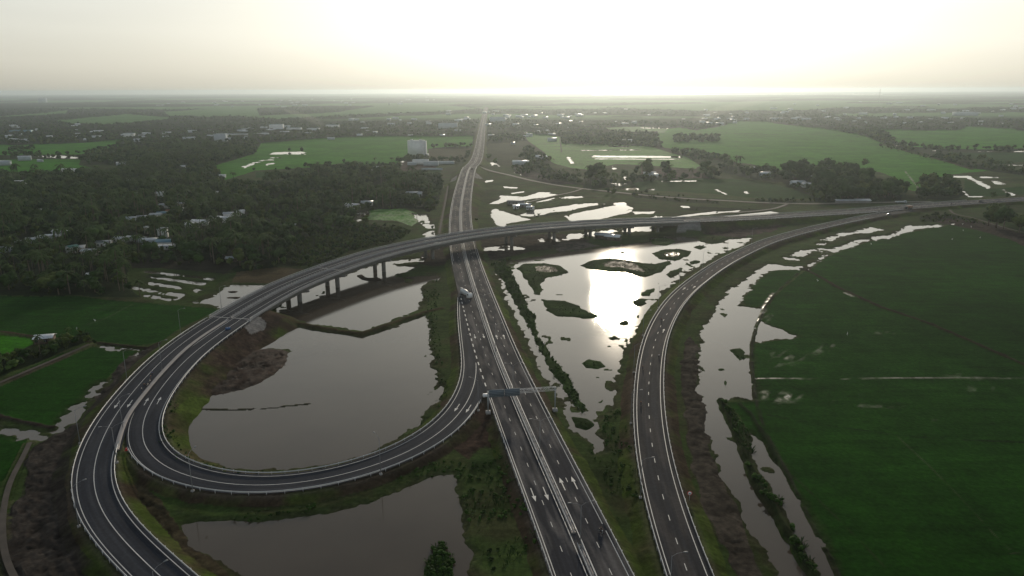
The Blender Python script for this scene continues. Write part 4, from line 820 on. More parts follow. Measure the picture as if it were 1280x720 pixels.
for px, py in ((365, 355), (413, 337), (468, 318.5), (531, 304), (632, 288.5), (685, 282.8), (736, 279.6), (787, 277.6), (826, 276)):
    d = RM.near(G(px, py, 9)); a = RM.ang(d); p = np.ravel(RM.at(d)); z = p[2] - 2.31
    cap = MB().prism([(-9.0, z), (-9.0, z - .7), (-5.5, z - 1.3), (5.5, z - 1.3), (9.0, z - .7), (9.0, z)], -.8, .8)
    R = Matrix.Rotation(a - math.pi / 2, 3, 'Z'); cap.v = [tuple(R @ Vector(v) + Vector((p[0], p[1], 0))) for v in cap.v]
    c = cap.build('pier', M['concrete_dark'], br)
    for s in (-1, 1):
        q = R @ Vector((s * 3.4, 0, 0)); MB().tube((p[0] + q.x, p[1] + q.y, -1.0), (p[0] + q.x, p[1] + q.y, z - 1.25), 1.15, n=14).build('column', M['concrete_dark'], c)
for dd, s in ((A, 1), (B, -1)):
    p = np.ravel(RM.at(dd)); a = RM.ang(dd); MB().box((p[0], p[1], p[2] - 2.9), (1.4, 18.6, 4.6), a).build('abutment', M['concrete_dark'], br)

# ------------------------------------------------------------------ street lamps, signs, gantry
def make_lamp(double=True, H=10.5):
    root = empty('street_lamp')
    MB().tube((0, 0, 0), (0, 0, H), .11, .05, 8).build('pole', M['lamp_steel'], root)
    MB().box((0, 0, .25), (.7, .7, .5)).build('base', M['concrete'], root)
    for s in ((-1, 1) if double else (1,)):
        MB().tube((0, 0, H - .2), (s * 1.0, 0, H + .5), .045, .04, 6).tube((s * 1.0, 0, H + .5), (s * 2.3, 0, H + .75), .04, .03, 6).build('arm', M['lamp_steel'], root)
        MB().prism([(s * 2.2, H + .70), (s * 2.25, H + .86), (s * 2.9, H + .92), (s * 3.1, H + .80), (s * 3.0, H + .72)][::s], -.13, .13).build('lamp_head', M['lamp_steel'], root)
    return root
def put_first(root, loc, rz, label, group=None):
    root.location = loc; root.rotation_euler = (0, 0, rz); root['label'] = label
    if group: root['group'] = group
L2 = make_lamp(True); tag(L2, cat='street lamp'); L1 = make_lamp(False); tag(L1, cat='street lamp')
def lamps(proto, spots, labels, group, used=[]):
    for i, (p, a) in enumerate(spots):
        lb = labels[i] if isinstance(labels, list) else labels
        if proto in used: dup(proto, p, a, label=lb, group=group)
        else: put_first(proto, p, a, lb, group); used.append(proto)
def on_path(path, d, off, dz=0.0):
    p = np.ravel(path.at(d, off)); return (float(p[0]), float(p[1]), float(p[2]) + dz)
g = 'double armed lamps along the middle of the highway'
ds = [at_px(MAIN, 727, 681)]
while ds[-1] + 43 < at_px(MAIN, 579, 310): ds.append(ds[-1] + 43)
lamps(L2, [(on_path(MAIN, d, 0, .2), MAIN.ang(d) - math.pi / 2) for d in ds], 'tall double armed grey lamp standing in the highway median', g)
ds = [at_px(DR, 805, 622) + 42 * k for k in range(-1, 9)]
lamps(L1, [(on_path(DR, d, -5.6, -.4), DR.ang(d) - math.pi / 2) for d in ds], 'slim single armed lamp on the left shoulder of the right ramp', 'single lamps along the right ramp')
ds = [at_px(BR, 482, 592) + 44 * k for k in range(-3, 4)]
ds = [d for d in ds if d > at_px(BR, 606, 490) + 6]
lamps(L1, [(on_path(BR, d, -5.2, -.4), BR.ang(d) - math.pi / 2) for d in ds], 'slim single armed lamp on the outer shoulder of the loop', 'single lamps around the loop')
ds = [at_px(CR, 96, 657, 2.5) + 44 * k for k in range(-1, 5)]
lamps(L1, [(on_path(CR, d, -5.7, -.4), CR.ang(d) - math.pi / 2) for d in ds], 'slim single armed lamp behind the bright guardrail of the outer ramp', 'single lamps along the outer ramp')
p = G(146.5, 579, 3.2); lamps(L2, [(p, .5)], 'double armed lamp where loop and outer ramp split', None)

# overhead sign gantry seen from behind
gz = 2.2; d = at_px(MAIN, 655, 510); a = MAIN.ang(d) - math.pi / 2
P0 = on_path(MAIN, d, 11.5, -1.2); root = empty('sign_gantry', P0, a, 'long truss gantry carrying blue grey sign boards across the highway', 'sign gantry')
H = 8.2; xL = -21.5
MB().tube((0, 0, 0), (0, 0, H), .22, .2, 10).build('post', M['zinc_dark'], root); MB().tube((xL, 0, 1.0), (xL, 0, H), .22, .2, 10).build('post', M['zinc_dark'], root)
for x in (0, xL): MB().box((x, 0, .35 if x == 0 else 1.2), (1.5, 1.5, .9)).build('footing', M['concrete'], root)
mb = MB()
for y in (-.45, .45):
    for z in (H - 1.0, H): mb.tube((xL - .3, y, z), (.4, y, z), .08, n=6)
n = 16
for i in range(n):
    x0 = xL + (-xL) * i / n; x1 = xL + (-xL) * (i + 1) / n
    for y in (-.45, .45): mb.tube((x0, y, H - 1.0 if i % 2 else H), (x1, y, H if i % 2 else H - 1.0), .05, n=5)
    mb.tube((x0, -.45, H), (x1, .45, H), .045, n=5)
mb.build('truss', M['zinc'], root)
for x in (-18.9, -13.9):
    b = MB().box((x, -.75, H - .45), (4.7, .14, 2.5)).build('sign_board', M['sign_back'], root)
    r = MB()
    for k in range(5): r.box((x, -.86, H - 1.5 + .52 * k), (4.7, .08, .08))
    r.build('ribs', M['zinc_dark'], b)
# crash cushion and painted nose at the fork
np_ = G(607, 494, 2.2); root = empty('crash_barrier', np_, MAIN.ang(NOSE) - math.pi / 2, 'small white wedge barrier at the tip of the fork', 'crash barrier')
MB().prism([(-1.1, 0), (-.9, .8), (.9, .8), (1.1, 0)], -1.6, -.2).build('body', M['white'], root); MB().box((0, -.1, .5), (1.7, .12, .55)).build('stripe_panel', M['black'], root)
# round red ringed sign by the right ramp
sp = G(859, 627, 1.6); root = empty('road_sign', (sp[0] + .5, sp[1], .9), DR.ang(at_px(DR, 826, 615)) - math.pi / 2, 'round red ringed sign on a thin post by the right ramp', 'road sign')
MB().tube((0, 0, 0), (0, 0, 3.4), .05, n=6).build('post', M['zinc'], root); MB().box((0, 0, .1), (.8, .8, .5)).build('footing', M['concrete'], root)
f = MB().tube((0, -.03, 3.0), (0, .01, 3.0), .62, n=24).build('disc', M['red'], root); MB().tube((0, -.05, 3.0), (0, -.032, 3.0), .44, n=24).build('face', M['white'], f)
MB().prism([(-.2, 2.92), (-.2, 3.08), (.2, 3.08), (.2, 2.92)], -.075, -.055).build('bar', M['black'], f)
tg = G(285, 411, 6.2); mb = MB(); random.seed(3)
for k in range(5): mb.box((tg[0] + random.uniform(-.8, .8), tg[1] + random.uniform(-.6, .6), tg[2] + .25), (1.3, 1.0, random.uniform(.4, .9)), random.random() * 3, .6)
tag(mb.build('tarpaulin', M['tarp']), 'crumpled blue tarpaulin lying in the lane just before the bridge', 'tarpaulin')
tg = G(158, 563, 2.9); tag(MB().box((tg[0], tg[1], tg[2] + .35), (.5, .5, .7), .3, .7).box((tg[0], tg[1], tg[2] + .04), (.8, .8, .08), .3).build('barrier_block', M['red']), 'small red warning block on the loop beside the split', 'warning block')

# ------------------------------------------------------------------ vehicles
def wheel(root, x, y, r=.32, wd=.22):
    t = MB().tube((x, y - wd / 2, r), (x, y + wd / 2, r), r, n=16).build('wheel', M['black'], root)
    MB().tube((x, y - wd / 2 - .012, r), (x, y + wd / 2 + .012, r), r * .55, n=12).build('rim', M['zinc'], t)
def make_car(name, paint, label, loc, rz, van=False):
    r = empty(name, loc, rz, label, 'car'); hh = 1.85 if van else 1.45
    MB().prism([(-2.2, .35), (-2.25, .75), (-2.1, .95), (1.0, .98), (2.1, .82), (2.25, .6), (2.2, .35)], -.88, .88).build('body', M[paint], r)
    cb = MB(); prof = [(-2.0, .96), (-1.75, hh), (.2, hh), (1.05, .99)] if van else [(-1.7, .96), (-1.2, hh), (.1, hh), (.95, .99)]
    V = []
    for y, k in ((-.86, 1), (-.70, 0), (.70, 0), (.86, 1)): pass
    n = len(prof); V = [(x, -.86 if z < 1.2 else -.70, z) for x, z in prof] + [(x, .86 if z < 1.2 else .70, z) for x, z in prof]
    cb.add(V, [(i, (i + 1) % n, n + (i + 1) % n, n + i) for i in range(n)] + [tuple(range(n))[::-1], tuple(range(n, 2 * n))]).build('windows', M['glass'], r)
    MB().box((-.5, 0, hh + .02), (1.35, 1.36, .06)).build('roof', M[paint], r)
    for x in (-1.35, 1.35):
        for y in (-.8, .8): wheel(r, x, y)
    for y in (-.6, .6): MB().box((2.2, y, .68), (.08, .32, .16)).build('headlight', M['white'], r); MB().box((-2.24, y, .75), (.06, .3, .16)).build('tail_light', M['red'], r)
    return r
def ang_from(path, d, back=False): return path.ang(d) + (math.pi if back else 0)
# concrete mixer truck heading towards the camera
d = at_px(MAIN, 583, 371); mp_ = G(582, 371.5, 2.2)
mx_ = empty('mixer_truck', (mp_[0], mp_[1], mp_[2] + .01), MAIN.ang(d) + math.pi + .55, 'grey concrete mixer truck turning in the left lanes in front of the overpass', 'mixer truck')
MB().box((-.3, 0, .85), (8.0, .9, .35)).build('chassis', M['black'], mx_)
cab = MB().prism([(2.5, .6), (2.5, 2.7), (3.9, 2.75), (4.2, 1.8), (4.25, .6)], -1.2, 1.2).build('cab', M['wall_white'], mx_)
MB().prism([(4.06, 1.85), (3.86, 2.6), (3.93, 2.62), (4.13, 1.87)], -1.05, 1.05).build('windscreen', M['glass'], cab)
for y in (-1.21, 1.21): MB().box((3.3, y, 2.15), (.9, .03, .7)).build('side_window', M['glass'], cab)
for y in (-1.35, 1.35): MB().box((4.0, y, 2.0), (.1, .2, .5)).build('mirror', M['black'], cab)
MB().lathe([(0, .75), (.08, .95), (.38, 1.28), (.62, 1.22), (.88, .85), (1.0, .55)], (2.2, 0, 2.15), (-3.6, 0, 3.1), 20).build('drum', M['drum'], mx_, True)
MB().tube((-3.5, 0, 3.9), (-3.5, 0, 3.3), .75, .35, 12).build('hopper', M['zinc_dark'], mx_); MB().box((-3.9, 0, 2.2), (.5, .7, 1.5), 0, .9, .3).build('chute', M['zinc_dark'], mx_)
MB().box((-3.2, 0, 1.6), (.3, 1.9, 1.6)).build('drum_frame', M['zinc_dark'], mx_)
for y in (-1.05, 1.05): MB().box((-2.0, y * 1.1, 1.35), (3.6, .35, .08)).build('mudguard', M['black'], mx_)
for x in (3.2, -1.5, -2.8):
    for y in (-1.0, 1.0): wheel(mx_, x, y, .52, .34)
d = RM.near(G(1111, 268, 2.8)); make_car('car', 'car_dark', 'dark blue car on the near lane where the ramps join', tuple(np.array(G(1111, 269, 2.75))), RM.ang(d) + math.pi)
make_car('car', 'car_dark', 'small dark car farther right on the joined road, behind the bushes', G(1226, 252.6, 2.62), RM.ang(RM.near(G(1220, 252, 2.6))), True)
make_car('car', 'car_dark', 'dark car on top of the highway hump beyond the overpass', on_path(MAIN, MAIN.near(G(588, 212, 7)), 4), MAIN.ang(MAIN.near(G(588, 212, 7))), True)
tr = empty('dump_truck', G(1135.5, 261.6, 2.72), RM.ang(RM.near(G(1135, 260, 2.7))) + math.pi, 'dark truck with an orange load body on the joined road', 'truck')
MB().box((0, 0, .8), (7.0, .9, .35)).build('chassis', M['black'], tr)
cb = MB().prism([(2.0, .6), (2.0, 2.6), (3.2, 2.65), (3.5, 1.7), (3.55, .6)], -1.15, 1.15).build('cab', M['car_dark'], tr); MB().prism([(3.40, 1.75), (3.18, 2.5), (3.25, 2.52), (3.46, 1.77)], -1.0, 1.0).build('windscreen', M['glass'], cb)
MB().prism([(-3.4, 1.1), (-3.6, 2.9), (1.8, 2.9), (1.8, 1.1)], -1.2, 1.2).build('load_body', M['truck_orange'], tr)
for x in (2.6, -1.6, -2.7):
    for y in (-1.0, 1.0): wheel(tr, x, y, .5, .32)
tr2 = empty('flatbed_truck', G(1126, 254.2, .95), 0.03, 'pale flatbed truck parked on the local road under the trees', 'truck')
MB().box((0, 0, .8), (9.0, .9, .3)).build('chassis', M['black'], tr2); MB().box((-1.0, 0, 1.5), (8.0, 2.3, 1.0)).build('load_body', M['roof_grey'], tr2); cb = MB().prism([(3.2, .6), (3.2, 2.6), (4.4, 2.6), (4.8, 1.6), (4.8, .6)], -1.1, 1.1).build('cab', M['wall_blue'], tr2)
for x in (3.9, -2.4, -3.6):
    for y in (-1.0, 1.0): wheel(tr2, x, y, .5, .3)

def skin_person(name, joints, bones, radii, mat_, parent=None):
    me = bpy.data.meshes.new(name); me.from_pydata(joints, bones, []); me.materials.append(M[mat_])
    o = bpy.data.objects.new(name, me); link(o, parent)
    m = o.modifiers.new('skin', 'SKIN'); 
    for i, v in enumerate(me.skin_vertices[0].data): v.radius = (radii[i], radii[i]); v.use_root = (i == 0)
    s = o.modifiers.new('sub', 'SUBSURF'); s.levels = 1; s.render_levels = 2
    for p in me.polygons: p.use_smooth = True
    return o
def make_person(pose, shirt, loc, rz, label):
    """feet at the origin, facing +X"""
    root = empty('person', loc, rz, label, 'person')
    if pose == 'ride':
        J = [(-.1, 0, .85), (-.05, 0, 1.1), (0, 0, 1.36), (.03, 0, 1.5), (.06, 0, 1.62), (.02, .19, 1.36), (.22, .26, 1.12), (.52, .28, 1.02), (.02, -.19, 1.36), (.22, -.26, 1.12), (.52, -.28, 1.02), (-.05, .14, .82), (.32, .2, .72), (.12, .2, .32), (.3, .2, .28), (-.05, -.14, .82), (.32, -.2, .72), (.12, -.2, .32), (.3, -.2, .28)]
    else:
        J = [(0, 0, .92), (0, 0, 1.15), (0, 0, 1.4), (0, 0, 1.52), (.02, 0, 1.64), (0, .2, 1.4), (.03, .27, 1.12), (.12, .27, .86), (0, -.2, 1.4), (.03, -.27, 1.12), (.14, -.25, .88), (0, .1, .88), (.02, .13, .48), (-.02, .14, .08), (.14, .16, .04), (0, -.1, .88), (.06, -.13, .48), (.06, -.14, .08), (.22, -.16, .04)]
    Bn = [(0, 1), (1, 2), (2, 3), (3, 4), (2, 5), (5, 6), (6, 7), (2, 8), (8, 9), (9, 10), (0, 11), (11, 12), (12, 13), (13, 14), (0, 15), (15, 16), (16, 17), (17, 18)]
    R = [.14, .13, .15, .055, .10, .07, .05, .035, .07, .05, .035, .09, .065, .045, .04, .09, .065, .045, .04]
    skin_person('body', J, Bn, R, 'skin', root)
    # clothes over the body
    sj = [J[0], J[1], J[2], J[5], J[6], J[8], J[9]]; skin_person('shirt', sj, [(0, 1), (1, 2), (2, 3), (3, 4), (2, 5), (5, 6)], [.155, .15, .17, .085, .065, .085, .065], shirt, root)
    tj = [J[0], J[11], J[12], J[13], J[15], J[16], J[17]]; skin_person('trousers', tj, [(0, 1), (1, 2), (2, 3), (0, 4), (4, 5), (5, 6)], [.15, .105, .08, .06, .105, .08, .06], 'cloth_dark', root)
    h = J[4]; MB().lathe([(0, .09), (.35, .135), (.7, .12), (.95, .05)], (h[0] - .01, 0, h[2] - .02), (h[0] - .01, 0, h[2] + .16), 12).build('helmet' if pose == 'ride' else 'hair', M['black'], root, True)
    return root
def make_bike(loc, rz, label):
    r = empty('motorbike', loc, rz, label, 'motorbike')
    for x in (-.62, .62):
        t = MB().tube((x, -.05, .29), (x, .05, .29), .29, n=18).build('wheel', M['black'], r); MB().tube((x, -.06, .29), (x, .06, .29), .17, n=12).build('rim', M['zinc'], t)
    MB().prism([(-.85, .62), (-.75, .78), (-.1, .74), (.12, .5), (.38, .55), (.55, .95), (.47, .98), (.25, .42), (-.25, .3), (-.5, .45)], -.12, .12).build('body', M['car_dark'], r)
    MB().box((-.38, 0, .80), (.75, .26, .10)).build('seat', M['black'], r)
    MB().tube((.62, 0, .3), (.45, 0, .98), .035, n=6).build('fork', M['zinc'], r); MB().tube((.45, -.32, 1.0), (.45, .32, 1.0), .02, n=6).build('handlebar', M['black'], r)
    MB().box((.55, 0, .9), (.1, .2, .16)).build('headlight', M['white'], r)
    return r
def rider(px, py, path, shirt, lab_bike, lab_p, z=2.3, back=False, turn=0.0):
    p = G(px, py, z); a = path.ang(path.near(p)) + (math.pi if back else 0) + turn
    make_bike(p, a, lab_bike); make_person('ride', shirt, p, a, lab_p)
rider(751, 666, MAIN, 'cloth_dark', 'dark motorbike on the right carriageway near the bottom edge', 'rider in dark clothes on the motorbike near the bottom edge', back=True, turn=.35)
rider(801, 507, DR, 'cloth_dark', 'motorbike on the left lane halfway up the right ramp', 'rider on the motorbike halfway up the right ramp', 2.4)
rider(803.5, 462, DR, 'cloth_dark', 'motorbike hugging the left edge line of the right ramp', 'rider hugging the left edge line of the right ramp', 2.4)
rider(823.5, 447, DR, 'cloth_white', 'motorbike on the right lane of the right ramp', 'rider in a white shirt on the right ramp', 2.4)
rider(826.5, 402, DR, 'cloth_dark', 'uppermost motorbike on the right ramp, just below the painted arrow', 'dark rider on the uppermost motorbike of the right ramp', 2.4)
rider(1189, 256, RM, 'cloth_blue', 'motorbike on the joined road at the far right', 'rider in blue on the joined road at the far right', 2.62)
for px, py, k, sh, l1 in ((177.5, 489.5, 0, 'cloth_white', 'person in a light shirt standing lowest of the group by the ramp median'), (181, 484.5, 1, 'cloth_dark', 'person in dark clothes in the middle of the group by the ramp median'), (189, 474.5, 2, 'cloth_dark', 'person in black standing uppermost of the group by the ramp median'), (190.5, 469.5, 3, 'cloth_blue', 'person in blue standing in the outer ramp lane above the group')):
    make_person('stand', sh, G(px, py, 4.8), .6 + k * 1.3, l1)
for px, py, l1 in ((184.5, 482, 'lower of two motorbikes parked by the pink median'), (187, 477.5, 'upper of two motorbikes parked by the pink median')):
    p = G(px, py, 4.85); make_bike(p, MS.ang(MS.near(p)), l1)

# egrets in the paddies
def make_bird():
    return skin_person('egret', [(0, 0, .42), (.16, 0, .50), (.24, 0, .66), (.22, 0, .84), (.34, 0, .86), (-.28, 0, .40), (.02, .05, .2), (.02, .05, 0), (.02, -.05, .2), (.02, -.05, 0)], [(0, 1), (1, 2), (2, 3), (3, 4), (0, 5), (0, 6), (6, 7), (0, 8), (8, 9)], [.14, .08, .035, .04, .015, .05, .02, .015, .02, .015], 'feather')
bd = make_bird(); tag(bd, cat='bird')
for i, (px, py) in enumerate(((1203, 281), (1214, 284.5), (1204, 289), (1190, 300), (1225, 298), (1089, 306), (119, 402), (96, 412), (1059, 419), (1022, 352))):
    p = G(px, py, .35); o = bd if i == 0 else bd.copy()
    if i: COL.objects.link(o)
    o.location = p; o.rotation_euler = (0, 0, i * 1.7); o.scale = (1.5,) * 3
    tag(o, 'white egret standing in the green paddy', 'bird', 'white egrets scattered over the paddies')

# ------------------------------------------------------------------ houses
def house(px, py, L, Wd, h, rz, roof, label, wall='wall_white', kind='gable', pitch=.35, z=.45, openings=True, cat='house', name='house', group=None):
    x, y, _ = G(px, py, z); r = empty(name, (x, y, z - .3), math.radians(rz), label, cat, group)
    MB().box((0, 0, h / 2 + .15), (L, Wd, h + .3)).build('wall', M[wall], r)
    ov = .5; hz_ = h + .3; rise = Wd / 2 * pitch
    if kind == 'gable':
        a, b = L / 2 + ov, Wd / 2 + ov; dz = ov * pitch
        V = []
        for t in (0, .12):
            V += [(-a, -b, hz_ - dz + t), (a, -b, hz_ - dz + t), (a, 0, hz_ + rise + t), (-a, 0, hz_ + rise + t), (-a, b, hz_ - dz + t), (a, b, hz_ - dz + t)]
        MB().add(V, [(6, 7, 8, 9), (9, 8, 11, 10), (3, 2, 1, 0), (4, 5, 2, 3), (0, 1, 7, 6), (10, 11, 5, 4), (0, 6, 9, 3), (3, 9, 10, 4), (1, 2, 8, 7), (2, 5, 11, 8)]).build('roof', M[roof], r)
        MB().prism([(-Wd / 2, hz_ - .02), (0, hz_ + rise - .05), (Wd / 2, hz_ - .02)], -L / 2, L / 2).v
        g_ = MB().prism([(-Wd / 2 + .05, hz_ - .05), (0, hz_ + rise - .05), (Wd / 2 - .05, hz_ - .05)], -L / 2 + .02, L / 2 - .02)
        g_.v = [(v[1], v[0], v[2]) for v in g_.v]; g_.build('gable', M[wall], r)
    elif kind == 'shed':
        a, b = L / 2 + ov, Wd / 2 + ov; s = pitch * .6
        V = [(-a, -b, hz_), (a, -b, hz_), (a, b, hz_ + 2 * b * s), (-a, b, hz_ + 2 * b * s)]; V = V + [(x_, y_, z_ + .12) for x_, y_, z_ in V]
        MB().add(V, [(0, 3, 2, 1), (4, 5, 6, 7), (0, 1, 5, 4), (1, 2, 6, 5), (2, 3, 7, 6), (3, 0, 4, 7)]).build('roof', M[roof], r)
    else:
        MB().box((0, 0, hz_ + .1), (L + .4, Wd + .4, .2)).box((0, -Wd / 2 - .1, hz_ + .5), (L + .4, .2, .7)).box((0, Wd / 2 + .1, hz_ + .5), (L + .4, .2, .7)).build('roof', M[roof], r)
    if openings:
        MB().box((-L * .1, -Wd / 2 - .03, 1.35), (1.1, .08, 2.1)).build('door', M['wood'], r)
        k = -L * .36
        while k < L * .42:
            if abs(k + L * .1) > 1.4: MB().box((k, -Wd / 2 - .03, 1.8), (1.2, .08, 1.1)).build('window', M['glass'], r)
            k += 3.2
    return r
